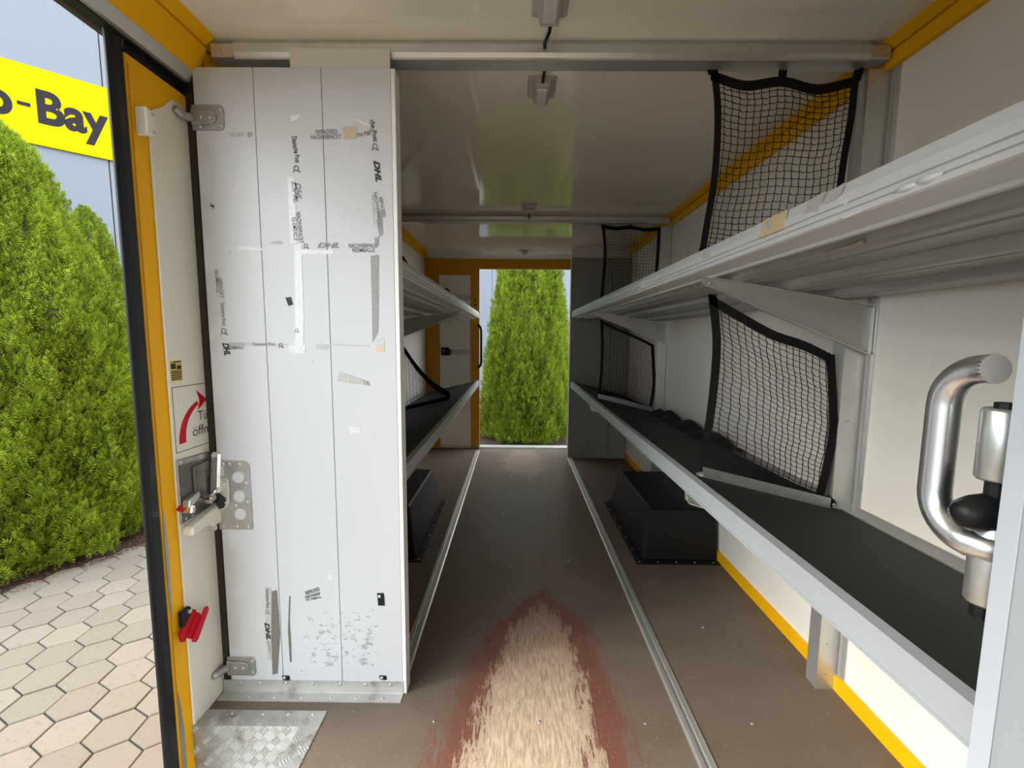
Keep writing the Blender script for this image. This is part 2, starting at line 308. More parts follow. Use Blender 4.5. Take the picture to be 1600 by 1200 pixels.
# ceiling lamps with cable
def lamp(y, label, cab, L=.13):
    r = thing('ceiling_light', label, 'light', (.085, y, ZC), 'small lamps along the ceiling')
    MB().prism([(.035, ZC), (.038, ZC-.006), (.055, ZC-.008), (.06, ZC-.030), (.110, ZC-.030), (.115, ZC-.008), (.132, ZC-.006), (.135, ZC)], 'y', y-L/2, y+L/2).build('housing', 'lampbody', r, .002)
    box(.066, .104, y-L/2+.02, y+L/2-.02, ZC-.036, ZC-.029).build('lens', 'lens', r, .003)
    for dx in (-.042, .042):
        for dy in (-.05, .05): inst(SCR_LAMP, 'screw', (.085+dx, y+dy, ZC-.007), r)
    if cab: MB().tube(cab, .0052, 7).build('cable', 'rubber', r, smooth=True)
SCR_LAMP = dome('z', -1, .005, .003)
lamp(1.245, 'ceiling lamp in front of the taped-partition beam, cable hanging to it', [(.088, 1.305, 2.066), (.088, 1.325, 2.058), (.082, 1.352, 2.056), (.078, 1.380, 2.062), (.080, 1.399, 2.060)])
lamp(1.655, 'ceiling lamp just behind the first roof beam, short straight cable', [(.088, 1.458, 2.066), (.087, 1.52, 2.074), (.085, 1.585, 2.066)])
lamp(3.08, 'ceiling lamp just in front of the second roof beam', [(.088, 3.14, 2.068), (.09, 3.20, 2.066), (.092, 3.258, 2.058)])
lamp(4.60, 'ceiling lamp right above the rear doorway', None, .10)

# floor rails
def rail(x, y0, y1, label):
    r = thing('floor_rail', label, 'rail', (x, (y0+y1)/2, 0))
    h = .0245; p = [(x-h, 0), (x-h, .005), (x-h+.006, .008), (x-.006, .008), (x-.006, .003), (x+.006, .003), (x+.006, .008), (x+h-.006, .008), (x+h, .005), (x+h, 0)]
    MB().prism(p, 'y', y0, y1).build('profile', 'alu', r)
    y = y0+.10
    while y < y1:
        inst(SCR_Z, 'screw', (x, y, .003), r); y += .21
rail(.556, YF, 4.37, 'aluminium floor rail in front of the shelves with the big nets')
rail(-.397, 1.42, 4.62, 'aluminium floor rail starting behind the white taped partition')

screws(SCR_Z, [(.086, 1.278, 0), (.42, 1.278, 0), (.759, 1.283, 0), (-.248, 1.275, 0), (-.076, 2.919, 0), (.30, 2.30, 0), (.80, 1.75, 0)], fl_, 'floor_screw')
# side step well in tread plate
sw = thing('step_well', 'tread plate step well sunk beside the open side door', 'step', (-.80, 1.2, -.3))
box(-1.0, -.60, 1.246, 1.305, -.001, .003).build('top_flange', 'diamond', sw)
box(-.662, -.60, .25, 1.246, -.001, .003).build('side_flange', 'diamond', sw)
box(-1.0, -.662, 1.246, 1.249, -.31, -.001).build('riser', 'diamond', sw)
box(-.662, -.659, .25, 1.249, -.31, -.001).build('side_riser', 'diamond', sw)
box(-1.0, -.659, .25, 1.249, -.313, -.31).build('tread', 'diamond', sw)
bars = {'a': MB(), 'b': MB(), 'c': MB()}
def bar(mb, c, ang, e1, e2, nrm, L=.022, W=.0036):
    a = e1*math.cos(ang)+e2*math.sin(ang); b2 = nrm.cross(a); c = Vector(c)
    mb.add([c-a*L/2, c+b2*W/2, c+a*L/2, c-b2*W/2, c+nrm*.0024-a*L*.28, c+nrm*.0024+a*L*.28], [(0, 3, 4), (3, 5, 4), (3, 2, 5), (2, 1, 5), (1, 4, 5), (1, 0, 4)])
ex, ey, ez = Vector((1, 0, 0)), Vector((0, 1, 0)), Vector((0, 0, 1)); cell = .036
for key, e1, e2, nr, o, nu, nv in (('a', ex, ez, -ey, Vector((-.99, 1.2458, -.30)), 9, 8), ('b', ex, ey, ez, Vector((-.648, .27, .003)), 1, 26), ('b', ex, ey, ez, Vector((-.975, 1.264, .003)), 9, 1)):
    for i in range(nu+1):
        for j in range(nv+1):
            c = o+e1*(i*cell)+e2*(j*cell); ang = math.radians(45 if (i+j) % 2 else -45)
            if key == 'b' and nv == 1 and j == 1: continue
            nn = nr.cross(e1*math.cos(ang)+e2*math.sin(ang))
            for k in (-1.5, -.5, .5, 1.5): bar(bars[key], c+nn*(k*.0078), ang, e1, e2, nr, .027, .0042)
bars['a'].build('riser_tread_bars', 'diamond', sw, kind='stuff'); bars['b'].build('flange_tread_bars', 'diamond', sw, kind='stuff')
screws(SCR_Z, [(x, 1.292, .003) for x in (-.90, -.80, -.72, -.64)]+[(-.625, 1.18, .003), (-.625, 1.05, .003)], sw)

# ------------------------------------------------------------------ sliding side door (open, standing past the partition)
d1 = struct(thing('door_1', 'x', None, (-1.0, 1.6, GZ)), 'open sliding side door, ivory with yellow edge and black seal')
mb = box(-1.045, -.997, 1.192, 2.35, -.36, 1.925); mb.build('leaf_frame', 'yellow', d1, .003)
MB().prism([(1.246, -.34), (2.3, -.34), (2.3, 1.87), (1.40, 1.87), (1.375, 1.885), (1.335, 1.882), (1.305, 1.848), (1.262, 1.818), (1.246, 1.80)], 'x', -.9975, -.990).build('leaf_panel', 'doorwhite', d1, .003)
MB().prism([(-1.04, 1.190), (-1.018, 1.158), (-1.000, 1.136), (-.992, 1.128), (-.985, 1.134), (-.984, 1.150), (-.990, 1.180), (-1.03, 1.192)], 'z', -.38, 1.945).build('edge_seal', 'rubber', d1, .003)
box(-.997, -.9955, 1.196, 1.199, -.35, 1.90).build('fold_line', 'orange', d1)
for pts in ([(1.197, .72), (1.203, .70), (1.207, .60), (1.205, .50), (1.202, .40), (1.198, .37), (1.195, .45), (1.194, .62)], [(1.199, .16), (1.206, .12), (1.214, .02), (1.213, -.10), (1.216, -.28), (1.205, -.33), (1.200, -.16), (1.196, .02)]): MB().prism(pts, 'x', -.997, -.9952).build('worn_patch', 'hinge', d1)
cl = MB().prism([(1.206, 1.730), (1.232, 1.735), (1.238, 1.745), (1.238, 1.79), (1.230, 1.80), (1.206, 1.803)], 'x', -.997, -.965).build('door_stop', 'whiteplastic', d1, .004)
for z in (1.745, 1.79): MB().cyl((-.968, 1.228, z), 'x', .004, .005, 8).build('screw', 'screw', cl)
# notice: red arrow, Tür öffnen
DX = -.9895
nt = box(-.990, DX, 1.252, 1.47, .862, 1.062).build('notice_sticker', 'sticker', d1)
mb = MB()
for a in ((1.254, 1.468, 1.0575, 1.0595), (1.254, 1.468, .8645, .8665), (1.254, 1.256, .8645, 1.0595), (1.466, 1.468, .8645, 1.0595)): mb.box(DX, DX+.0004, *a)
mb.build('border_line', 'black', nt)
arc = []
for t in np.linspace(0, 1, 12):
    a = math.radians(182-72*t); arc.append((1.392+.110*math.cos(a), .893+.115*math.sin(a), a))
wd = [.0145*(1-.55*t) for t in np.linspace(0, 1, 12)]
poly = [(y-wd[i]*math.cos(a)*-1*-1, z+wd[i]*math.sin(a)) for i, (y, z, a) in enumerate(arc)]
outer = [(y+wd[i]*math.cos(a), z+wd[i]*math.sin(a)) for i, (y, z, a) in enumerate(arc)]
inner = [(y-wd[i]*math.cos(a), z-wd[i]*math.sin(a)) for i, (y, z, a) in enumerate(arc)]
mb = MB(); vs = [(DX+.0004, *p) for p in outer]+[(DX+.0004, *p) for p in inner]; n = len(arc)
mb.add(vs, [(i, i+1, n+i+1, n+i) for i in range(n-1)]); mb.build('red_arrow', 'red', nt)
MB().add([(DX+.0005, 1.350, 1.042), (DX+.0005, 1.395, 1.006), (DX+.0005, 1.352, .978), (DX+.0005, 1.362, 1.008)], [(0, 1, 3), (1, 2, 3)]).build('arrow_head', 'red', nt)
write('Tür', (DX, 1.352, .945), (0, 1, 0), (0, 0, 1), .055, .030, 'black', nt, lift=(.0005, 0, 0))
write('öffnen', (DX, 1.324, .900), (0, 1, 0), (0, 0, 1), .112, .030, 'black', nt, lift=(.0005, 0, 0))
lb = box(-.990, DX, 1.255, 1.299, 1.076, 1.136).build('warning_label', 'amberlabel', d1)
mb = MB(); mb.box(DX, DX+.0004, 1.258, 1.276, 1.112, 1.128); mb.box(DX, DX+.0004, 1.280, 1.296, 1.110, 1.122)
mb.add([(DX+.0004, 1.257, 1.130), (DX+.0004, 1.277, 1.1345), (DX+.0004, 1.297, 1.1345), (DX+.0004, 1.297, 1.131)], [(0, 1, 2, 3)])
for i in range(5): mb.box(DX, DX+.0004, 1.257, 1.297, 1.080+i*.0058, 1.0835+i*.0058)
mb.build('label_print', 'black', lb)
# lock in its recess
lt = MB().prism([(1.247, .650), (1.40, .660), (1.40, .825), (1.385, .838), (1.247, .846)], 'x', -.9895, -.984).build('lock_tray', 'hinge', d1, .002)
MB().prism([(1.252, .655), (1.37, .662), (1.375, .815), (1.36, .822), (1.252, .829)], 'x', -.984, -.9825).build('tray_recess', 'trayrecess', lt)
MB().prism([(1.30, .71), (1.375, .71), (1.375, .815), (1.30, .812)], 'x', -.9825, -.976).build('cover_plate', 'trayrecess', lt, .002)
lv = MB().prism([(1.372, .838), (1.390, .838), (1.394, .828), (1.386, .76), (1.376, .706), (1.354, .706), (1.362, .77)], 'x', -.975, -.943).build('lever', 'chrome', lt, .006)
MB().tube([(-.985, 1.345, .697), (-.955, 1.345, .697)], [.020, .016], 16).build('lever_pivot', 'chrome', lt)
MB().cyl((-.955, 1.345, .697), 'x', .008, .006).build('pivot_screw', 'screw', lt)
MB().prism([(1.25, .70), (1.275, .705), (1.30, .72), (1.30, .735), (1.255, .725)], 'x', -.983, -.960).build('latch_arm', 'steel', lt, .003)
MB().prism([(1.25, .685), (1.268, .68), (1.272, .70), (1.255, .708)], 'x', -.983, -.955).build('latch_roller', 'chrome', lt, .003)
MB().prism([(1.238, .700), (1.255, .716), (1.255, .684)], 'x', -.990, -.980).build('red_pointer', 'red', lt)
cb = MB().prism([(1.25, .640), (1.405, .668), (1.408, .605), (1.345, .600), (1.335, .615), (1.25, .612)], 'x', -.990, -.955).build('lower_cover', 'doorwhite', d1, .006)
MB().cyl((-.955, 1.335, .603), 'x', .008, .01).build('cover_bolt', 'chrome', cb)
screws(SCR_X, [(-.984, 1.262, .836), (-.984, 1.265, .663), (-.984, 1.29, .662)], lt)
# red release lever low on the door edge
rl = box(-.992, -.975, 1.215, 1.252, .345, .395).build('release_base', 'rubber', d1, .004)
MB().prism([(1.203, .338), (1.207, .308), (1.216, .303), (1.272, .358), (1.268, .372), (1.256, .378)], 'x', -.985, -.974).build('release_lever', 'red', rl, .002)
MB().prism([(1.226, .296), (1.238, .286), (1.248, .290), (1.300, .352), (1.297, .366), (1.286, .366)], 'x', -.966, -.957).build('release_lever', 'red', rl, .002)
MB().prism([(1.222, .312), (1.232, .300), (1.275, .350), (1.268, .362)], 'x', -.974, -.966).build('release_web', 'red', rl)
MB().cyl((-.975, 1.238, .385), 'x', .006, .006).build('screw', 'screw', rl)
# brush seal between door and partition
sb = MB().prism([(-.992, 1.392), (-.968, 1.386), (-.962, 1.40), (-.992, 1.41)], 'z', 0, 2.0); tag(sb.build('brush_seal', 'darkgap'), 'dark brush seal between the sliding door and white partition', 'seal')
TAPE_TEXT=[  # tape, horn and scrap positions taken from image pixels, cast onto the partition face
 ('PACKT', (-0.8577, 1.8005), (-0.8173, 1.8007), 0.0123, 'f'),
 ('D', (-0.8038, 1.8008), (-0.7923, 1.8008), 0.0123, 'g'),
 ('REPACKED', (-0.6, 1.8088), (-0.5367, 1.8109), 0.0123, 'g'),
 ('NACHVERPACKT', (-0.6159, 1.7942), (-0.5237, 1.7964), 0.0123, 'g'),
 ('che Pos', (-0.4776, 1.802), (-0.4372, 1.8076), 0.0123, 'g'),
 ('che Post', (-0.438, 1.8492), (-0.4282, 1.7877), 0.0144, 'k'),
 ('DHL', (-0.4295, 1.7347), (-0.4234, 1.6721), 0.0164, 'b'),
 ('NACHVERPACKT', (-0.4319, 1.6424), (-0.4189, 1.5393), 0.0103, 'g'),
 ('REPACKED', (-0.4167, 1.6276), (-0.4064, 1.5696), 0.0103, 'g'),
 ('RE-EMBALLE', (-0.4398, 1.6349), (-0.4342, 1.5506), 0.0082, 'f'),
 ('Deutsche Post', (-0.6732, 1.8013), (-0.665, 1.7264), 0.0144, 'k'),
 ('DHL', (-0.6694, 1.671), (-0.6677, 1.6208), 0.0164, 'h'),
 ('DHL', (-0.6789, 1.6747), (-0.6741, 1.6095), 0.0123, 'h'),
 ('NACHVERPACKT', (-0.6694, 1.5833), (-0.6635, 1.4924), 0.0123, 'g'),
 ('RE-EMBALLE', (-0.6837, 1.5681), (-0.6789, 1.5), 0.0123, 'g'),
 ('DHL', (-0.609, 1.4794), (-0.5402, 1.4798), 0.0144, 'h'),
 ('NACHVERPACK', (-0.5127, 1.4799), (-0.4242, 1.4805), 0.0123, 'g'),
 ('REEMBALLE', (-0.5013, 1.4666), (-0.4324, 1.467), 0.0123, 'g'),
 ('ACKED', (-0.7502, 1.49), (-0.7168, 1.4902), 0.0082, 'f'),
 ('RE-EMBALLE', (-0.9287, 1.4103), (-0.9271, 1.3403), 0.0103, 'g'),
 ('ERPACKT', (-0.9185, 1.3832), (-0.9161, 1.3247), 0.0103, 'g'),
 ('Deutsche Post', (-0.917, 1.311), (-0.9154, 1.24), 0.0123, 'g'),
 ('DHL', (-0.9187, 1.1862), (-0.9131, 1.1461), 0.0185, 'b'),
 ('x', (-0.9211, 1.5914), (-0.9162, 1.6064), 0.0164, 'b'),
 ('NACHVERPACKT', (-0.899, 1.1783), (-0.8425, 1.1787), 0.0103, 'f'),
 ('REEMBALLE', (-0.9017, 1.1662), (-0.8531, 1.1686), 0.0103, 'g'),
 ('Deutsche Post', (-0.8223, 1.1789), (-0.7537, 1.1794), 0.0103, 'g'),
 ('CAL', (-0.4813, 1.0604), (-0.4591, 1.0565), 0.0123, 'g'),
 ('Deutsche Post', (-0.8234, 0.3718), (-0.8247, 0.3038), 0.0103, 'k'),
 ('DHL', (-0.8338, 0.2534), (-0.8306, 0.189), 0.0144, 'b'),
 ('NACHVERPACKT', (-0.8287, 0.1844), (-0.8243, 0.1427), 0.0062, 'g'),
 ('REPACKED', (-0.6894, 0.3531), (-0.6438, 0.3694), 0.0123, 'k'),
 ('NACHVERP', (-0.6921, 0.3395), (-0.6423, 0.3536), 0.0103, 'k'),
 ('RE-EMBAL', (-0.6904, 0.3304), (-0.6385, 0.3424), 0.0082, 'g'),
]
HORNS=[(-0.4246, 1.775, 0.0164),(-0.6637, 1.7117, 0.0164),(-0.6442, 1.4849, 0.0123),(-0.9123, 1.2241, 0.0164),(-0.7354, 1.1815, 0.0123),(-0.8231, 0.2924, 0.0123),(-0.6831, 1.2277, 0.0103)]
SCRAPS=[
 ('beige', [(-0.5207, 1.829), (-0.4786, 1.8328), (-0.4777, 1.7966), (-0.518, 1.7946)]),
 ('white', [(-0.4855, 1.8562), (-0.4346, 1.8329), (-0.4542, 1.8166)]),
 ('white', [(-0.6762, 1.8609), (-0.6417, 1.8646), (-0.6558, 1.8484), (-0.6731, 1.8447)]),
 ('gray', [(-0.4216, 1.5883), (-0.4079, 1.5921), (-0.4056, 1.5205), (-0.4176, 1.5128), (-0.4245, 1.5506)]),
 ('gray', [(-0.4333, 1.509), (-0.4195, 1.5147), (-0.4202, 1.4862), (-0.4301, 1.4823)]),
 ('gray', [(-0.4465, 1.4555), (-0.4208, 1.4595), (-0.4242, 1.3201), (-0.4286, 1.2216), (-0.4474, 1.1916), (-0.4461, 1.32)]),
 ('tape', [(-0.6915, 1.6968), (-0.669, 1.6803), (-0.6714, 1.4924), (-0.6911, 1.4923)]),
 ('tape', [(-0.6794, 1.4885), (-0.6578, 1.4887), (-0.6596, 1.2596), (-0.6657, 1.164), (-0.6899, 1.1638)]),
 ('tape', [(-0.855, 1.4837), (-0.7785, 1.4765), (-0.7788, 1.4708), (-0.8538, 1.4703)]),
 ('tape', [(-0.6644, 1.4733), (-0.5581, 1.472), (-0.5605, 1.4606), (-0.661, 1.46)]),
 ('tape', [(-0.7093, 1.1797), (-0.6569, 1.1801), (-0.662, 1.156), (-0.7083, 1.1577)]),
 ('lgray', [(-0.6725, 1.377), (-0.6586, 1.3771), (-0.6626, 1.19), (-0.6788, 1.1879)]),
 ('lgray', [(-0.6265, 1.1863), (-0.5863, 1.1846), (-0.589, 1.1666), (-0.6231, 1.1703)]),
 ('lgray', [(-0.5822, 1.1866), (-0.4578, 1.1816), (-0.4578, 1.1786), (-0.5824, 1.1826)]),
 ('lgray', [(-0.9026, 1.1863), (-0.7132, 1.1837), (-0.7134, 1.1797), (-0.9028, 1.1823)]),
 ('black', [(-0.7145, 1.328), (-0.6965, 1.3301), (-0.6916, 1.3066), (-0.7057, 1.3026)]),
 ('scrap', [(-0.553, 1.1004), (-0.4608, 1.0687), (-0.4571, 1.0545), (-0.5622, 1.0679)]),
 ('stick', [(-0.4351, 1.2037), (-0.411, 1.2058), (-0.4095, 1.1819), (-0.4337, 1.1797)]),
 ('amber', [(-0.4378, 1.1777), (-0.4096, 1.1799), (-0.4099, 1.1639), (-0.4342, 1.1597)]),
 ('foil', [(-0.5303, 0.9202), (-0.4954, 0.9226), (-0.4939, 0.9039), (-0.5268, 0.9015)]),
 ('dark', [(-0.8046, 0.363), (-0.7872, 0.3677), (-0.7839, 0.2127), (-0.7996, 0.0681), (-0.8173, 0.0632), (-0.8142, 0.2123)]),
 ('dark', [(-0.7475, 0.3478), (-0.7432, 0.3479), (-0.7494, 0.2591), (-0.7482, 0.1901), (-0.7496, 0.111), (-0.7561, 0.1109), (-0.7574, 0.2246)]),
 ('lgray', [(-0.8274, 0.3762), (-0.806, 0.3765), (-0.8189, 0.1194), (-0.832, 0.1193)]),
 ('foil', [(-0.6184, 0.4213), (-0.6053, 0.4304), (-0.6016, 0.4148), (-0.6105, 0.4057)]),
]

# ------------------------------------------------------------------ white taped partition
YP = 1.383
pt = thing('partition_panel', 'white partition of three boards covered in torn parcel tape', 'partition', (-.66, 1.40, 0))
for a, b2 in ((-.960, -.7823), (-.7807, -.5803), (-.5787, -.3745)): box(a, b2, YP, YP+.022, .030, 1.996).build('board', 'board', pt, .0008)
box(-.958, -.376, YP+.004, YP+.021, .031, 1.994).build('core_sheet', 'darkgap', pt)  # dark sheet inside the boards, visible only in the gaps between them
MB().prism([(-.3735, YP-.001), (-.361, YP-.001), (-.361, YP+.05), (-.364, YP+.05), (-.364, YP+.026), (-.3735, YP+.026)], 'z', 0, 1.993).build('edge_profile', 'boardedge', pt, .001)
box(-.672, -.376, YP+.004, YP+.010, 1.985, 2.052).build('top_flap', 'flap', pt, .001)
fa = MB().prism([(YP+.0, .044), (YP-.0035, .044), (YP-.0035, .006), (YP-.008, .0035), (1.342, .003), (1.342, 0), (YP, 0)], 'x', -.985, -.372).build('foot_angle', 'footalu', pt)
screws(SCR_Y, [(x, YP-.0035, .034) for x in (-.925, -.86, -.77, -.68, -.585, -.50, -.415)], fa, 'rivet'); screws(SCR_Z, [(x, 1.357, .003) for x in (-.885, -.80, -.71, -.61, -.525, -.435)], fa, 'rivet')
for z0, z1, zz in ((1.818, 1.890, 1.853), (.060, .128, .092)):      # corner hinges
    h = MB().prism([(-.968, z0), (-.880, z0), (-.872, z0+.010), (-.872, z1-.010), (-.880, z1), (-.968, z1)], 'y', YP-.004, YP).build('hinge_plate', 'hinge', pt, .0015)
    MB().prism([(-.968, zz-.022), (-.905, zz-.018), (-.893, zz-.008), (-.893, zz+.010), (-.905, zz+.020), (-.968, zz+.024)], 'y', YP-.009, YP-.004).build('hinge_strap', 'hinge', h, .002)
    MB().tube([(-.960, YP-.006, zz), (-.976, YP-.012, zz-.002), (-.982, YP-.030, zz-.002), (-.983, YP-.050, zz+.004)], [.012, .014, .014, .011], 8).build('hinge_hook', 'hinge', h, smooth=True)
    screws(SCR_Y, [(-.882, YP-.004, z0+.013), (-.882, YP-.004, z1-.013), (-.945, YP-.004, z0+.010)], h); screws(SCR_Y, [(-.938, YP-.009, zz), (-.912, YP-.009, zz)], h)
cp = MB().prism([(-.964, .578), (-.858, .578), (-.855, .581), (-.855, .795), (-.866, .808), (-.964, .809)], 'y', YP-.005, YP).build('catch_plate', 'steel', pt, .0015)
for z in (.755, .692, .632): MB().tube([(-.890, YP-.005, z), (-.890, YP-.009, z), (-.890, YP-.0105, z)], [.020, .019, .015], 20).build('round_buffer', 'buffer', cp)
MB().prism([(-.960, .64), (-.935, .65), (-.922, .67), (-.920, .745), (-.93, .755), (-.960, .755)], 'y', YP-.013, YP-.005).build('catch_block', 'alu', cp, .003)
MB().prism([(-.962, .648), (-.94, .655), (-.928, .672), (-.932, .69), (-.962, .712)], 'y', YP-.0145, YP-.013).build('opening_shade', 'black', cp)  # black patch painted on for the shade inside the catch opening
MB().tube([(-.952, YP-.012, .722), (-.945, YP-.030, .722), (-.952, YP-.040, .715)], .006, 8).build('striker_hook', 'chrome', cp, smooth=True)
screws(SCR_Y, [(x, YP-.005, .797) for x in (-.956, -.938, -.918, -.884)]+[(-.868, YP-.005, .735), (-.866, YP-.005, .672), (-.905, YP-.005, .66), (-.950, YP-.005, .590), (-.905, YP-.005, .588), (-.868, YP-.005, .588)], cp)
screws(SCR_Y, [(-.935, YP-.013, .732), (-.930, YP-.013, .672)], cp)
for (x0, x1, z0, z1), sx, sz in (((-.4535, -.431, .318, .362), -.445, .351), ((-.785, -.760, .045, .061), -.776, .054), ((-.4535, -.430, .050, .066), -.444, .058)):
    k = MB().prism([(x0, z1), (x1, z1), (x1+.002, z0), (x0+.003, z0)], 'y', YP-.003, YP).build('rubber_tab', 'rubber', pt, .001); inst(SCR_Y, 'screw', (sx, YP-.003, sz), k)
# tape, scraps and print
for k, poly in SCRAPS:
    MB().prism(poly, 'y', YP-.0010-.0002*random.random(), YP).build({'tape': 'tape_strip', 'gray': 'tape_residue', 'lgray': 'tape_residue', 'dark': 'dirty_tape'}.get(k, 'paper_scrap'), k, pt)
MB().add([(-.4875, YP-.001, 1.851), (-.4285, YP-.001, 1.827), (-.4475, YP-.016, 1.810)], [(0, 1, 2)]).build('curled_paper', 'white', pt)
INK = {'k': ('black', .012, 0), 'b': ('black', .05, .35), 'g': ('inkgrey', .006, 0), 'f': ('inkfaint', 0, 0), 'h': ('inkhollow', .03, .35)}
for txt, a, b2, h, stl in TAPE_TEXT:
    ink, bold, shr = INK[stl]; e = Vector((b2[0]-a[0], 0, b2[1]-a[1])); L = e.length; e.normalize(); up = Vector((-e.z, 0, e.x))
    write(txt.replace('EMBALLE', 'EMBALLÉ'), (a[0], YP-.0016, a[1]), e, up, L, h, ink, pt, 'tape_print', bold, shr)
for x, z, h in HORNS:                                     # post horn: ring, tail and bell
    mb = MB(); ring = [(x+.42*h*math.cos(t), YP-.0016, z+.42*h*math.sin(t)) for t in np.linspace(0, 2*math.pi, 15)]
    def flat(pts, wd):
        vs = []
        for i, p in enumerate(pts):
            t = (Vector(pts[min(i+1, len(pts)-1)])-Vector(pts[max(i-1, 0)])).normalized(); nn = Vector((-t.z, 0, t.x))*wd; vs += [Vector(p)+nn, Vector(p)-nn]
        mb.add(vs, [(2*i, 2*i+1, 2*i+3, 2*i+2) for i in range(len(pts)-1)])
    flat(ring, .085*h); flat([(x-.35*h, YP-.0017, z-.3*h), (x-.6*h, YP-.0017, z-.75*h)], .08*h); flat([(x+.1*h, YP-.0017, z-.42*h), (x+.75*h, YP-.0017, z-.7*h)], .13*h)
    write_o = mb.build('post_horn_print', 'inkgrey', pt)

# ------------------------------------------------------------------ right rear partition, near bulkhead panel
pr = thing('partition_panel', 'grey partition board standing between the shelf ends and rear doorway', 'partition', (.83, 4.39, 0))
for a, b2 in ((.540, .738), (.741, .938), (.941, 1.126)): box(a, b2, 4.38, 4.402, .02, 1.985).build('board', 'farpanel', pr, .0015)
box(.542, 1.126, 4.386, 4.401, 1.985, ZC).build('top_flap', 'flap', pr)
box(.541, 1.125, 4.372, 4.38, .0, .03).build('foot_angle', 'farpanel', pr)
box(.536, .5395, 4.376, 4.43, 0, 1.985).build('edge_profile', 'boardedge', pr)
bk = thing('bulkhead_panel', 'plain pale blue grey bulkhead panel beside the steel grab handle', 'panel', (.80, .41, 0))
box(.4755, XR-.002, .402, .4200, .0, ZC).build('board', 'coolpanel', bk, .002)
box(.4740, .4760, .401, .4205, .0, ZC).build('edge_profile', 'coolpanel', bk, .001)

# ------------------------------------------------------------------ steel grab handle on its clamp
gh = thing('grab_handle', 'thick brushed steel tube grab handle held by a black clamp', 'handle', (.53, .52, 1.0))
def arcpts(c, r, a0, a1, u, v, n=9): return [Vector(c)+r*(math.cos(a0+(a1-a0)*i/(n-1))*Vector(u)+math.sin(a0+(a1-a0)*i/(n-1))*Vector(v)) for i in range(n)]
hx, hy, rb = .507, .520, .045; bk_ = Vector((0, -1, 0)); zt, zb = 1.135, 1.032
path = [Vector((hx+.07, hy-rb-.030, zb-rb-.002)), Vector((hx+.03, hy-rb-.026, zb-rb-.001)), Vector((hx+.008, hy-rb-.015, zb-rb))]+[Vector((hx, hy-rb+rb*math.sin(a), zb-rb*math.cos(a))) for a in np.linspace(0, math.pi/2, 9)]+[Vector((hx, hy-rb+rb*math.cos(a), zt+rb*math.sin(a))) for a in np.linspace(0, math.pi/2-.10, 9)]
end = path[-1]+Vector((-.001, -.012, .001)); path.append(end)
MB().tube(path, .0158, 22, False).build('tube', 'brushed', gh, smooth=True)
ax = (path[-1]-path[-2]).normalized(); MB().tube([end-ax*.004, end+ax*.0004], .0157, 22).build('end_cap', 'lampbody', gh)
MB().tube([(.4815, .470, 1.018), (.4835, .4695, 1.019), (.490, .468, 1.021), (.502, .466, 1.024), (.56, .462, 1.033)], [.004, .011, .0165, .0195, .0200], 16).build('clamp', 'plastic', gh, smooth=True)
for z0, z1, dx in ((1.061, 1.139, .0), (.921, 1.012, .004)):
    MB().tube([(.519+dx, .465, z0), (.519+dx, .465, z0+.003), (.519+dx, .465, z1-.003), (.519+dx, .465, z1)], [.0165, .0185, .0185, .0165], 24).build('pivot_sleeve', 'steel', gh, smooth=True)
MB().cyl((.521, .465, .905), 'z', .011, .24, 10).build('pivot_pin', 'plastic', gh)

# ------------------------------------------------------------------ wall posts, shelves, brackets
def post(y, sx, xw, label, z0=0.0, z1=2.02):
    r = thing('wall_post', label, 'post', (xw, y, 0)); f = lambda a: xw-sx*a
    MB().prism([(f(.07), y), (f(0), y), (f(0), y-.035), (f(.004), y-.035), (f(.004), y-.004), (f(.074), y-.004), (f(.074), y+.05), (f(.07), y+.05)], 'z', z0, z1).build('channel', 'alu', r)
    MB().prism([(f(.004), y-.020), (f(.007), y-.020), (f(.007), y-.008), (f(.004), y-.008)], 'z', z0, z1).build('slot_strip', 'greydeck', r)
    screws(SCR_Y, [(f(.045), y-.004, z) for z in (.06, .17, .95, 1.70)], r); return r
post(1.43, 1, XR, 'aluminium wall post carrying the large net beside the grab handle'); post(3.31, 1, XR, 'aluminium wall post behind the far nets, towards the rear door')
post(3.31, -1, XL, 'aluminium wall post on the partition-side wall, behind its sagging nets')
MI = .165
def shelf_up(sgn, y0, y1, xw, label):
    X = (lambda x: x) if sgn > 0 else (lambda x: MI-x)
    r = thing('parcel_shelf', label, 'shelf', (X(.84), (y0+y1)/2, 1.40), 'upper parcel shelves')
    P = [(.557, 1.474), (.5505, 1.4535), (.5475, 1.4525), (.5475, 1.4375), (.552, 1.4365), (.552, 1.4345), (.5475, 1.4335), (.5475, 1.4255), (.552, 1.4245), (.552, 1.4225), (.5475, 1.4215), (.5475, 1.4135), (.552, 1.411), (.600, 1.4035), (.604, 1.398), (.611, 1.398), (.615, 1.404), (.635, 1.404), (.635, 1.452), (.562, 1.474)]
    fr = MB().prism([(X(a), b2) for a, b2 in P], 'y', y0, y1).build('front_rail', 'greyrail', r)
    xe = xw-.004 if sgn > 0 else MI-xw-.004; n = 3; wp = (xe-.636)/n
    for i in range(n):
        x0 = .636+i*wp; zt = lambda a: 1.408-.150*(a-.6)
        q2 = [(x0, .034), (x0, .016), (x0+.030, .016), (x0+.036, -.002), (x0+.046, -.006), (x0+.064, -.006), (x0+.068, .010), (x0+wp*.60, .014), (x0+wp*.62, .004), (x0+wp*.70, .004), (x0+wp*.72, .016), (x0+wp-.001, .016), (x0+wp-.001, .034)]
        MB().prism([(X(a), zt(a)+dz) for a, dz in q2], 'y', y0, y1).build('deck_plank', 'greydeck', r)
    return r, fr
su, sfr = shelf_up(1, .452, 4.37, XR, 'upper grey parcel shelf above the mat-covered shelf with big nets')
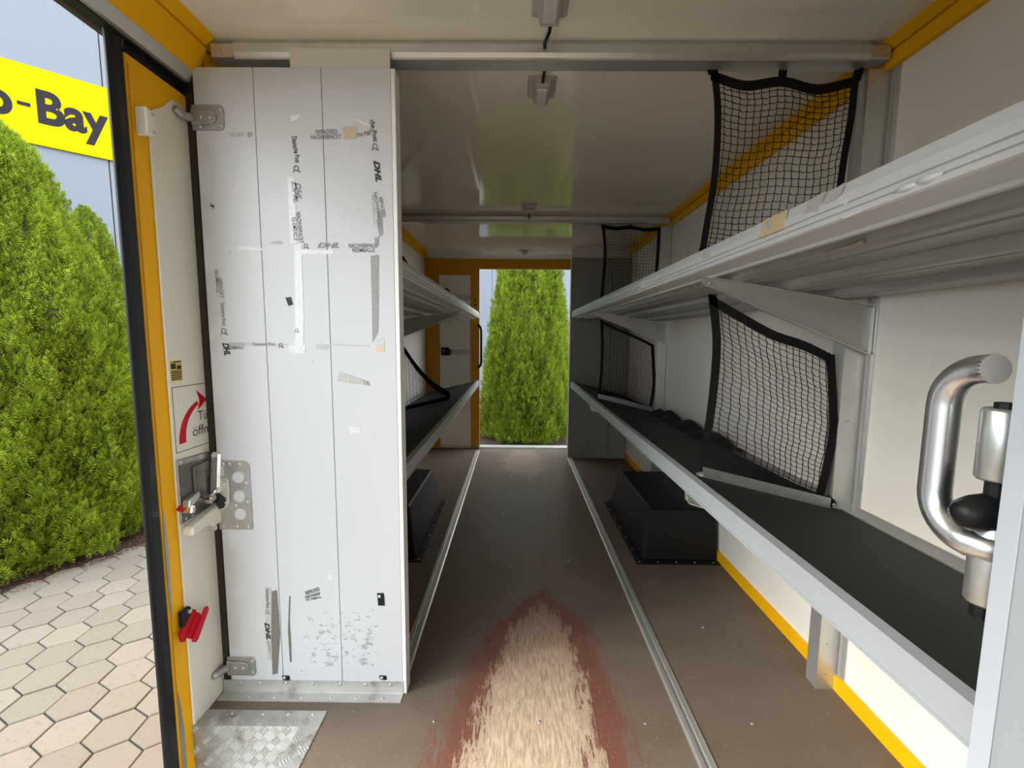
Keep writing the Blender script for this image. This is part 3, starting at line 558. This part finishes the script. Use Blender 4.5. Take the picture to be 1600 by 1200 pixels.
shelf_up(-1, 1.43, 4.66, XL, 'upper grey parcel shelf behind the white taped partition')
# dents, label remnants on its rail
for y, z, h in ((.650, 1.4235, .012), (.617, 1.4245, .014)):
    MB().tube([(.5485, y-.020, z), (.5475, y, z), (.5485, y+.020, z)], [.002, h*.55, .002], 8).build('dent', 'greyrail', sfr, smooth=True)
def scrap(pts, mat, parent, name='paper_scrap'):                  # pts (y, z) on the front rail
    MB().prism(pts, 'x', .5462, .5500).build(name, mat, parent)
scrap([(1.0292, 1.4366), (1.0092, 1.4708), (.9314, 1.4721), (.935, 1.4352)], 'amber', sfr, 'paper_label')
MB().prism([(.9989, 1.4479), (.9995, 1.4660), (.9785, 1.4650), (.9788, 1.4466)], 'x', .5458, .5466).build('label_print', 'scrap', sfr)
for pts, m_ in (([(.8762, 1.4501), (.8577, 1.4689), (.8196, 1.4719), (.835, 1.4432)], 'lgray'), ([(.8201, 1.4494), (.801, 1.466), (.7734, 1.4708), (.7874, 1.4479)], 'lgray'), ([(.7874, 1.4479), (.7791, 1.4493), (.7541, 1.4417), (.7637, 1.4331)], 'white'), ([(.7697, 1.4155), (.7408, 1.4153), (.724, 1.4120), (.7655, 1.4112)], 'white'), ([(1.9863, 1.449), (1.9582, 1.461), (1.8789, 1.4461), (1.8821, 1.4229), (1.9645, 1.4258)], 'white'), ([(1.3286, 1.4415), (1.3251, 1.4669), (1.2787, 1.4646), (1.2833, 1.439)], 'stick')): scrap(pts, m_, sfr)
MB().prism([(.669, .9937), (.6561, .8634), (.6851, .8947), (.6775, .9415), (.7271, 1.0499)], 'z', 1.3945, 1.3965).build('torn_label', 'beige', sfr)
def bracket(y, sx, xw, label, lower=False):
    f = lambda a: xw-sx*(XR-a); r = thing('shelf_bracket', label, 'bracket', (f(XR), y, 1.2 if not lower else .6))
    Q = [(.592, 1.405), (.583, 1.399), (.583, 1.382), (.600, 1.376), (XR-.002, 1.163), (XR-.002, 1.318)] if not lower else [(.575, .716), (.570, .704), (.572, .676), (.582, .668), (XR-.002, .50), (XR-.002, .616)]
    MB().prism([(f(a), z) for a, z in Q], 'y', y-.008, y-.005).build('web', 'steel' if lower else 'bracketalu', r)
    zt = 1 if not lower else 1
    for (a, za), (b2, zb) in (((Q[0]), (Q[-1])), ((Q[3]), (Q[4]))):
        MB().prism([(f(a), za), (f(b2), zb), (f(b2), zb-.004), (f(a), za-.004)], 'y', y-.022, y-.005).build('flange', 'alu', r)
    MB().prism([(f(Q[1][0]), Q[1][1]), (f(Q[2][0]), Q[2][1]), (f(Q[2][0]+.004), Q[2][1]), (f(Q[1][0]+.004), Q[1][1])], 'y', y-.022, y-.005).build('flange', 'alu', r)
    box(*sorted((f(XR-.018), f(XR-.006))), y-.020, y-.005, Q[4][1]+.006, Q[5][1]-.006).build('end_strip', 'alu', r)
    if not lower: screws(SCR_Y, [(f(a), y-.008, z) for a, z in ((1.065, 1.27), (1.085, 1.275), (1.065, 1.25), (1.085, 1.253), (1.05, 1.205), (1.075, 1.19), (.61, 1.385))], r, 'bolt')
    return r
bracket(1.425, 1, XR, 'tapered aluminium bracket under the upper shelf, above the large lower net'); bracket(3.305, 1, XR, 'tapered aluminium bracket under the upper shelf at the far net')
bracket(3.305, -1, XL, 'tapered bracket under the upper shelf behind the white partition')
bracket(1.44, 1, XR, 'light steel bracket poking out below the mat-covered shelf edge', True); bracket(3.32, 1, XR, 'light bracket below the mat-covered shelf near the rear partition', True)
ZD = lambda x: .766-.243*(x-.60)                       # top of the sloping lower deck
def shelf_low(sgn, y0, y1, xw, label, gl):
    X = (lambda x: x) if sgn > 0 else (lambda x: MI-x); dz = 0 if sgn > 0 else -.022
    r = thing('parcel_shelf', label, 'shelf', (X(.84), (y0+y1)/2, .70), 'lower parcel shelves'); xe = xw-.003 if sgn > 0 else MI-xw-.003
    P = [(.550, .7775), (.550, .7330), (.5535, .7310), (.5535, .7275), (.5495, .7255), (.5495, .7215), (.556, .7195), (.585, .7195), (.585, .757), (.574, .760), (.574, .7775)]
    MB().prism([(X(a), b2+dz) for a, b2 in P], 'y', y0, y1).build('front_rail', 'lowrail', r)
    MB().prism([(X(.586), ZD(.586)-.004+dz), (X(xe), ZD(xe)-.004+dz), (X(xe), ZD(xe)-.022+dz), (X(.586), ZD(.586)-.022+dz)], 'y', y0, y1).build('deck', 'greydeck', r)
    MB().prism([(X(xe), ZD(xe)-.003+dz), (X(xe), ZD(xe)+.028+dz), (X(xe-.003), ZD(xe)+.028+dz), (X(xe-.003), ZD(xe)+.002+dz), (X(xe-.035), ZD(xe-.035)+.004+dz), (X(xe-.035), ZD(xe-.035)-.003+dz)], 'y', y0, y1).build('wall_angle', 'alu', r)
    m = MB().prism([(X(.576), ZD(.576)+.002+dz), (X(xe-.036), ZD(xe-.036)+dz), (X(xe-.036), ZD(xe-.036)-.0035+dz), (X(.587), ZD(.587)-.0035+dz), (X(.576), ZD(.576)-.003+dz)], 'y', y0, y1).build('rubber_mat', 'mat')
    tag(m, gl, 'mat'); return r
shelf_low(1, .452, 4.37, XR, 'lower shelf with light grey edge rail beneath the large nets', 'black rubber mat covering the lower shelf beneath the large nets')
shelf_low(-1, 1.43, 4.66, XL, 'lower shelf with light grey edge rail behind the white partition', 'black rubber mat covering the lower shelf behind the white partition')
# curled mat offcut against the wall
mb = MB(); P = []
for i in range(26):
    y = 2.05+1.15*i/25; wv = .028*math.sin(i*1.35)+.02*math.sin(i*.6+1); P.append((y, wv))
vs = []
for y, wv in P:
    for k in range(5):
        x = .98+.11*k/4+wv*(1-k/4)*.5; h = .003+[0, .012, .03, .045, .035][k]*(.6+.9*abs(math.sin(y*9))); vs.append((x, y, ZD(x)+h))
n = 5; top = [(i*n+k, i*n+k+1, (i+1)*n+k+1, (i+1)*n+k) for i in range(25) for k in range(n-1)]
mb.add(vs, top); o = mb.build('mat_offcut', 'mat', smooth=True); sm = o.modifiers.new('thickness', 'SOLIDIFY'); sm.thickness = .003
tag(o, 'crumpled black mat offcut lying on the lower shelf between the nets', 'mat')

# ------------------------------------------------------------------ wheel arch covers
def arch(sgn, label):
    X = (lambda x: x) if sgn > 0 else (lambda x: MI-x); xw = 1.112 if sgn > 0 else MI+.942
    r = thing('wheel_arch_cover', label, 'cover', (X(.91), 2.7, 0), 'wheel arch covers')
    b0 = (.700, xw, 2.300, 3.140); t0 = (.742, xw, 2.335, 3.02); zt = .285
    vs = [(X(a), b2, 0.006) for a, b2 in ((b0[0], b0[2]), (b0[1], b0[2]), (b0[1], b0[3]), (b0[0], b0[3]))]+[(X(a), b2, zt) for a, b2 in ((t0[0], t0[2]), (t0[1], t0[2]), (t0[1], t0[3]), (t0[0], t0[3]))]
    MB().add(vs, [(0, 1, 5, 4), (1, 2, 6, 5), (2, 3, 7, 6), (3, 0, 4, 7), (4, 5, 6, 7), (0, 3, 2, 1)]).build('hood', 'plastic', r, .008)
    xs = sorted((X(.662), X(.703))); fl = box(xs[0], xs[1], 2.262, 3.178, 0, .007); xs = sorted((X(.703), X(xw))); fl.box(xs[0], xs[1], 2.262, 2.304, 0, .007); fl.box(xs[0], xs[1], 3.135, 3.178, 0, .007)
    fl.build('flange', 'plastic', r, .002)
    screws(SCR_Z, [(X(.68), 2.28+i*.146, .007) for i in range(7)]+[(X(.68+.10*i), 2.28, .007) for i in range(1, 5)], r, 'rivet')
arch(1, 'black moulded wheel arch cover under the mat-covered shelf with nets'); arch(-1, 'black moulded wheel arch cover behind the white taped partition')

# ------------------------------------------------------------------ cargo nets
def bez(pts, n):
    out = []; m = len(pts)
    for i in range(n+1):
        t = i/n*(m-1); k = min(int(t), m-2); u = t-k; p0 = Vector(pts[max(k-1, 0)]); p1 = Vector(pts[k]); p2 = Vector(pts[k+1]); p3 = Vector(pts[min(k+2, m-1)])
        out.append(.5*((2*p1)+(p2-p0)*u+(2*p0-5*p1+4*p2-p3)*u*u+(3*p1-p0-3*p2+p3)*u**3))
    return out
def net(label, y, top, bot, lef, rig, group, wband=.022, cell=.0205, tabs=(), bulge=.015, wtop=None, bar=None, seed=1):
    # boundary curves as (x, z) lists: top left->right, bottom left->right, sides top->bottom
    rr = random.Random(seed); mk = lambda c, n: bez([(a, y, z) for a, z in c], n)
    H = max(abs(a[1]-b2[1]) for a in (top[0], top[-1]) for b2 in (bot[0], bot[-1])); W = abs(top[-1][0]-top[0][0])
    nu = max(4, int(max(W, abs(bot[-1][0]-bot[0][0]))/cell)); nv = max(4, int(H/cell)); su_, sv = nu*2, nv*2
    Tn, Bn, Ln, Rn = mk(top, su_), mk(bot, su_), mk(lef, sv), mk(rig, sv)
    def S(i, j):
        u, v = i/su_, j/sv
        p = (1-v)*Tn[i]+v*Bn[i]+(1-u)*Ln[j]+u*Rn[j]-((1-u)*(1-v)*Tn[0]+u*(1-v)*Tn[-1]+(1-u)*v*Bn[0]+u*v*Bn[-1])
        return p+Vector((0, bulge*math.sin(math.pi*u)*math.sin(math.pi*v), 0))
    r = thing('cargo_net', label, 'net', tuple(Bn[su_//2]), group); mb = MB()
    J = {}
    def Sj(i, j):
        if (i, j) not in J:
            e = 0 if i in (0, su_) or j in (0, sv) else 1
            wob = .10*cell*e*(1 if (i+j) % 2 else .2); J[i, j] = S(i, j)+Vector((rr.uniform(-1, 1)*wob+.0018*e*math.sin(j*.5+seed), rr.uniform(-1, 1)*.3*wob, (rr.uniform(-1, 1)*wob)-(.12*cell if i % 2 and not j % 2 else 0)))
        return J[i, j]
    for a in range(1, nu): mb.tube([Sj(2*a, j) for j in range(sv+1)], .00125, 4, False)
    for b2 in range(1, nv): mb.tube([Sj(i, 2*b2) for i in range(su_+1)], .00125, 4, False)
    mb.build('netting', 'netcord', r, kind='stuff')
    wt = wtop or wband
    for pts, sd in ((Tn, Vector((0, 0, -wt))), (Bn, Vector((0, 0, wband))), (Ln, Vector((wband, 0, 0))), (Rn, Vector((-wband, 0, 0)))):
        MB().band([p+Vector((0, -.002, 0)) for p in pts], sd, (0, .004, 0)).build('edge_webbing', 'webbing', r)
    for (x0, z0, x1, z1, wd) in tabs:
        a, b2 = Vector((x0, y-.004, z0)), Vector((x1, y-.004, z1)); t = (b2-a).normalized(); sd = Vector((-t.z, 0, t.x))*wd
        tb = MB().band([a-sd/2, b2-sd/2], sd, (0, .004, 0)).build('strap_tab', 'webbing', r); inst(SCR_Y, 'screw', b2-t*.010+Vector((0, -.001, 0)), tb)
    if bar:
        (x0, z0), (x1, z1) = bar; MB().band([(x0, y-.040, z0-.003), (x1, y-.030, z1-.003)], (0, 0, .034), (0, .004, 0)).build('base_bar', 'steel', r)
    return r
n1 = net('tall black cargo net hanging from the first roof beam above the shelf', 1.452, [(.594, 2.030), (.70, 2.000), (.812, 2.012), (.92, 1.990), (1.022, 2.010)], [(.585, 1.478), (1.015, 1.392)], [(.594, 2.030), (.612, 1.90), (.612, 1.72), (.594, 1.56), (.585, 1.478)], [(1.045, 2.010), (1.043, 1.90), (1.030, 1.75), (1.020, 1.55), (1.015, 1.392)], 'cargo nets on the net-side shelves', wtop=.028, wband=.020, tabs=((.600, 2.02, .585, 2.052, .026), (.812, 2.005, .812, 2.052, .024), (1.035, 2.0, 1.05, 2.05, .026)), seed=3)
n2 = net('large taut cargo net below the tapered bracket beside the grab handle', 1.432, [(.617, 1.352), (.72, 1.295), (.83, 1.238), (.93, 1.205), (1.020, 1.163)], [(.617, .862), (.80, .775), (.92, .715), (1.022, .672)], [(.612, 1.352), (.635, 1.20), (.632, 1.02), (.618, .862)], [(1.028, 1.163), (1.048, 1.02), (1.058, .90), (1.045, .78), (1.030, .672)], 'cargo nets on the net-side shelves', wtop=.030, wband=.026, tabs=((1.040, .948, 1.088, .945, .022),), bar=((.61, .768), (1.035, .664)), seed=5)
# slack cloth below the lower hem of that net
mb = MB(); A = bez([(.617, 1.430, .87), (.80, 1.430, .783), (.92, 1.430, .722), (1.022, 1.430, .680)], 24); B = bez([(.602, 1.415, .775), (.72, 1.395, .742), (.86, 1.405, .705), (.95, 1.42, .685), (1.03, 1.43, .668)], 24); vs = []
for i in range(25):
    for k in range(7): p = A[i].lerp(B[i], k/6); vs.append(p+Vector((0, .010*math.sin(k*2.1+i*.35)*math.sin(math.pi*k/6), .002*math.sin(i*1.7+k))))
mb.add(vs, [(i*7+k, i*7+k+1, i*7+k+8, i*7+k+7) for i in range(24) for k in range(6)]); mb.build('slack_hem', 'netcord', n2, smooth=True)
MB().tube([(.600, 1.415, .762), (.612, 1.405, .768), (.628, 1.402, .770), (.634, 1.405, .758)], [.010, .012, .010, .006], 7).build('corner_tie', 'steel', n2)
tb = MB().band([(.806, 1.416, .775), (.806, 1.412, .740), (.806, 1.408, .700)], (.028, 0, -.006), (0, .003, 0)).build('strap_tab', 'webbing', n2); inst(SCR_Y, 'screw', (.818, 1.405, .709), tb)
MB().tube([(1.035, 1.424, .69), (1.05, 1.42, .675), (1.055, 1.416, .665)], [.012, .014, .011], 7).build('corner_tie', 'webbing', n2); inst(SCR_Y, 'screw', (1.048, 1.405, .672), n2)
net('narrow cargo net hanging from the second roof beam above the shelf', 3.318, [(.618, 2.035), (.72, 2.018), (.83, 2.025), (.94, 2.010), (1.035, 2.018)], [(.62, 1.478), (1.03, 1.392)], [(.618, 2.035), (.640, 1.85), (.632, 1.62), (.62, 1.478)], [(1.050, 2.018), (1.048, 1.85), (1.040, 1.6), (1.03, 1.392)], 'cargo nets on the net-side shelves', wtop=.026, tabs=((.618, 2.03, .605, 2.06, .02), (.83, 2.02, .83, 2.06, .02)), seed=7)
net('smaller cargo net between shelves beside the rear partition', 3.318, [(.63, 1.345), (.75, 1.290), (.86, 1.245), (.95, 1.205), (1.030, 1.165)], [(.625, .780), (.78, .772), (.92, .715), (1.030, .668)], [(.63, 1.345), (.640, 1.15), (.638, .95), (.625, .780)], [(1.035, 1.165), (1.050, 1.0), (1.058, .85), (1.035, .668)], 'cargo nets on the net-side shelves', tabs=((1.05, .925, 1.105, .93, .02),), bar=((.62, .766), (1.04, .664)), seed=9)
net('sagging net on the lower shelf behind the white partition', 3.318, [(-.93, 1.31), (-.86, 1.18), (-.74, 1.00), (-.62, .875), (-.50, .80)], [(-.93, .63), (-.50, .735)], [(-.93, 1.31), (-.935, 1.0), (-.93, .63)], [(-.50, .80), (-.49, .77), (-.50, .735)], 'sagging nets behind the partition', wtop=.05, wband=.03, seed=11)
net('sagging net on the upper shelf behind the white partition', 3.318, [(-.93, 2.00), (-.86, 1.85), (-.76, 1.70), (-.66, 1.60), (-.52, 1.52)], [(-.93, 1.375), (-.50, 1.43)], [(-.93, 2.00), (-.935, 1.7), (-.93, 1.375)], [(-.52, 1.52), (-.51, 1.47), (-.50, 1.43)], 'sagging nets behind the partition', wtop=.05, wband=.03, seed=13)

# ------------------------------------------------------------------ outdoors
gd = box(-40, 40, -25, 45, GZ-.20, GZ-.035).build('ground', 'joint'); struct(gd, 'sandy ground under the pavers')
pv = struct(box(-3.35, -.70, -1.2, 3.9, GZ-.035, GZ-.010).build('pavement', 'joint'), 'pavement of pale hexagonal concrete pavers beside the open door')
s_ = .1085; gap = .0035; ang0 = math.radians(5)
hexp = [((s_-gap)*math.cos(math.radians(60*k+30)), (s_-gap)*math.sin(math.radians(60*k+30))) for k in range(6)]
mb = MB(); hx2 = [(a*.965, b2*.965) for a, b2 in hexp]
mb.add([(a, b2, -.03) for a, b2 in hexp]+[(a, b2, .006) for a, b2 in hexp]+[(a, b2, .010) for a, b2 in hx2], [(i, (i+1) % 6, 6+(i+1) % 6, 6+i) for i in range(6)]+[(6+i, 6+(i+1) % 6, 12+(i+1) % 6, 12+i) for i in range(6)]+[tuple(range(12, 18)), tuple(range(5, -1, -1))])
PAV = proto(mb, 'paver', 'paver')
cand = []
for i in range(-40, 40):
    for j in range(-40, 40):
        a = math.sqrt(3)*s_*(i+.5*(j % 2)); b2 = 1.5*s_*j
        x = -2.075+a*math.cos(ang0)-b2*math.sin(ang0); y = 1.975+a*math.sin(ang0)+b2*math.cos(ang0)
        bed = (-3.16+.38*(y-2.8)) if y > 2.3 else -3.30
        if -3.3 < x < -.75 and -1.1 < y < 3.85 and x > bed: cand.append((x, y))
cand.sort(key=lambda p: (0 if (p[1] > -1.25*p[0]*.62 and p[1] < 3.9) else 1, p[0]**2+p[1]**2))
far = MB()
for k, (x, y) in enumerate(cand):
    if k < 300:
        o = inst(PAV, 'paver', (x, y, GZ-.002+random.uniform(-.0025, .0025)), pv, (random.uniform(-.008, .008), random.uniform(-.008, .008), ang0))
    else: far.add([Matrix.Rotation(ang0, 3, 'Z') @ Vector(p)+Vector((x, y, GZ-.002)) for p in mb.v], mb.f)
if far.v: far.build('more_pavers', 'paver', pv, kind='stuff')
# planting bed
bedo = MB().prism([(-3.62, 1.6), (-3.24, 2.55), (-2.86, 3.55), (-2.30, 4.4), (-1.3, 5.7), (1.5, 6.6), (6, 12), (6, 15), (-14, -3), (-9, -6)], 'z', GZ-.03, GZ+.005).build('planting_bed', 'mulch'); struct(bedo, 'reddish bark mulch bed under the thujas')
mb = MB()
for k in range(2600):
    t = rng.random(); y = 1.8+2.6*rng.random(); xb = -3.55+.42*(y-1.75); x = xb-.02-.9*rng.random()**1.6; a = rng.random()*6.28; L = .008+.012*rng.random()
    dx, dy = L*math.cos(a), L*math.sin(a); z = GZ+.004; mb.add([(x-dx, y-dy, z), (x+dy*.4, y-dx*.4, z+.004*rng.random()), (x+dx, y+dy, z+.004), (x-dy*.4, y+dx*.4, z+.008)], [(0, 1, 2), (0, 2, 3), (0, 3, 1), (1, 3, 2)])
o = mb.build('bark_chips', 'mulchchip'); tag(o, 'scattered reddish bark chips along the pavement edge', 'mulch', kind='stuff')
# facade behind the trees, running at 45 degrees
ud, nd = Vector((1, 1, 0)).normalized(), Vector((1, -1, 0)).normalized()
W0 = Vector((-5.75, 5.75, 0)); bl = thing('building', 'pale grey metal-clad building behind the thujas', 'building', (W0.x, W0.y, GZ))
def onw(t, z, d=0): return W0+ud*t+nd*d+Vector((0, 0, z))
def slab(mb, t0, t1, z0, z1, d0, d1): return mb.add([onw(t, z, d) for t in (t0, t1) for z in (z0, z1) for d in (d0, d1)], [(0, 1, 3, 2), (4, 6, 7, 5), (0, 4, 5, 1), (2, 3, 7, 6), (0, 2, 6, 4), (1, 5, 7, 3)])
pw = 1.14
slab(MB(), -16*pw, 16*pw, GZ, 5.6, -.30, -.03).build('wall_core', 'joint', bl)
fp = slab(MB(), .476+.006-pw, .476-.006, GZ+.25, 5.6, -.03, 0).build('facade_panel', 'facade', bl, .004)
for k in range(-12, 16):
    if k == 0: continue
    c = fp.copy(); COL.objects.link(c); c.parent = bl; c.location = ud*(k*pw)
slab(MB(), -16*pw, 16*pw, GZ-.05, GZ+.24, -.03, .02).build('plinth', 'greydeck', bl)
sg = thing('sign_board', 'bright yellow sign with dark grey lettering on the pale facade', 'sign', tuple(onw(-.5, 3.5, .03)))
slab(MB(), -3.0, .62, 3.505, 4.41, .0, .035).build('board', 'signyellow', sg, .004)
tdir = ud; base = onw(0, 0, .036)
def tpos(x): return (Vector((x, x+11.5, 0))-Vector((W0.x, W0.y, 0))).dot(ud)
write('Bay', onw(tpos(-5.850), 3.785, .037), ud, (0, 0, 1), tpos(-5.395)-tpos(-5.850), .370, 'signgrey', sg, 'lettering', .035)
slab(MB(), tpos(-5.965), tpos(-5.888), 3.925, 3.968, .035, .037).build('lettering', 'signgrey', sg)
write('o', onw(tpos(-6.165), 3.785, .037), ud, (0, 0, 1), .245, .370, 'signgrey', sg, 'lettering', .035)
# thujas
def thuja(label, x, y, z0, H, R, nfr, size, seed, prof=None):
    g = np.random.default_rng(seed); r = thing('thuja_tree', label, 'tree', (x, y, z0), 'thujas around the truck')
    ph = g.random(12)*6.28
    def rad(t, a):
        base = prof(t) if prof else np.minimum(1, .86+t*1.1)*np.clip(1-t, 0, 1)**.62
        lump = 1+.06*np.sin(3*a+ph[0]+5*t)+.05*np.sin(7*a+ph[1]-9*t)+.05*np.sin(11*a+23*t+ph[2])+.035*np.sin(19*a-31*t+ph[3])
        return R*base*lump
    # solid dark brown core added to stop see-through between the sprays
    na, nt_ = 28, 26; vs = []
    for j in range(nt_+1):
        t = j/nt_*.985
        for i in range(na):
            a = 2*math.pi*i/na; rr = float(rad(np.array(t), np.array(a)))*.80; vs.append((x+rr*math.cos(a), y+rr*math.sin(a), z0+.10+t*(H-.15)))
    fs = [(j*na+i, j*na+(i+1) % na, (j+1)*na+(i+1) % na, (j+1)*na+i) for j in range(nt_) for i in range(na)]+[tuple(range(na))]
    MB().add(vs, fs).build('inner_core', 'innercore', r)
    MB().tube([(x, y, z0-.02), (x+.01, y, z0+.5*H), (x, y, z0+.9*H)], [.06*R+.02, .04, .01], 9).build('trunk', 'bark', r)
    # foliage: flat scalloped sprays
    t = 1-np.sqrt(g.random(nfr)); t = np.where(g.random(nfr) < .35, g.random(nfr), t); a = g.random(nfr)*2*np.pi; dp = 1.03-.26*g.random(nfr)**1.5
    rr = rad(t, a)*dp; c = np.stack([x+rr*np.cos(a), y+rr*np.sin(a), z0+.06+t*(H-.06)], 1)
    out = np.stack([np.cos(a), np.sin(a), .0*a], 1); up = np.array([0, 0, 1.])
    th = g.random(nfr)*np.pi*2; tg = np.stack([-np.sin(a), np.cos(a), 0*a], 1)
    ax = up*(0.75+.5*g.random((nfr, 1)))+out*(.15+.75*g.random((nfr, 1)))+tg*(1.1*(g.random((nfr, 1))-.5)); ax /= np.linalg.norm(ax, axis=1, keepdims=True)
    sd = tg*np.cos(th)[:, None]+out*np.sin(th)[:, None]+up*.3*(g.random((nfr, 1))-.5); sd -= ax*(sd*ax).sum(1, keepdims=True); sd /= np.linalg.norm(sd, axis=1, keepdims=True)
    nm = np.cross(ax, sd); S_ = size*(.6+.8*g.random((nfr, 1)))
    leaf = [(0, 0, 0), (.05, .0, 0)]
    L = []                                               # leaflet: (base along, side angle, length)
    for k, (b0, an, ln) in enumerate(((.0, 1.0, .42), (.0, -1.0, .42), (.18, .85, .50), (.22, -.85, .50), (.38, .70, .46), (.42, -.70, .46), (.56, .5, .36), (.60, -.5, .34), (.55, 0, .52))):
        dx, dy = math.cos(an), math.sin(an); px_, py_ = -dy, dx; wv = .052
        L.append([(b0, 0, 0), (b0+dx*ln*.55+px_*wv, dy*ln*.55+py_*wv, .03*(-1)**k), (b0+dx*ln, dy*ln, .10), (b0+dx*ln*.55-px_*wv, dy*ln*.55-py_*wv, .03*(-1)**k)])
    T = np.array([p for q3 in L for p in q3])             # 36 points
    T[:, 0] -= .3
    V = c[:, None, :]+S_[:, None, :]*(T[None, :, 0:1]*ax[:, None, :]+T[None, :, 1:2]*sd[:, None, :]+(T[None, :, 2:3]-.12*T[None, :, 1:2]**2)*nm[:, None, :])
    V = V.reshape(-1, 3)-np.array([x, y, z0]); nV = len(V); nF = nV//4
    me = bpy.data.meshes.new('foliage'); me.vertices.add(nV); me.vertices.foreach_set('co', V.astype(np.float32).ravel())
    me.loops.add(nV); me.loops.foreach_set('vertex_index', np.arange(nV, dtype=np.int32)); me.polygons.add(nF)
    me.polygons.foreach_set('loop_start', np.arange(0, nV, 4, dtype=np.int32)); me.polygons.foreach_set('loop_total', np.full(nF, 4, dtype=np.int32)); me.update(calc_edges=True); me.materials.append(M['thuja'])
    o = bpy.data.objects.new('foliage', me); COL.objects.link(o); o.parent = r; o['kind'] = 'stuff'
PRO = lambda t: np.interp(t, [0, .1, .55, .72, .82, .9, .95, 1], [.96, 1.0, .80, .54, .42, .33, .23, .0])
thuja('large bushy thuja growing in front of the yellow sign', -3.76, 3.31, GZ, 3.16, .78, 44000, .070, 21, PRO)
thuja('slimmer thuja standing behind the large one, below the sign', -4.98, 5.22, GZ, 3.10, .56, 14000, .075, 22, PRO)
thuja('tall columnar thuja filling the view through the rear doorway', .210, 7.28, GZ, 4.0, .76, 34000, .080, 23, lambda t: np.minimum(1, .93+t*.5)*np.clip(1-t, 0, 1)**.42)
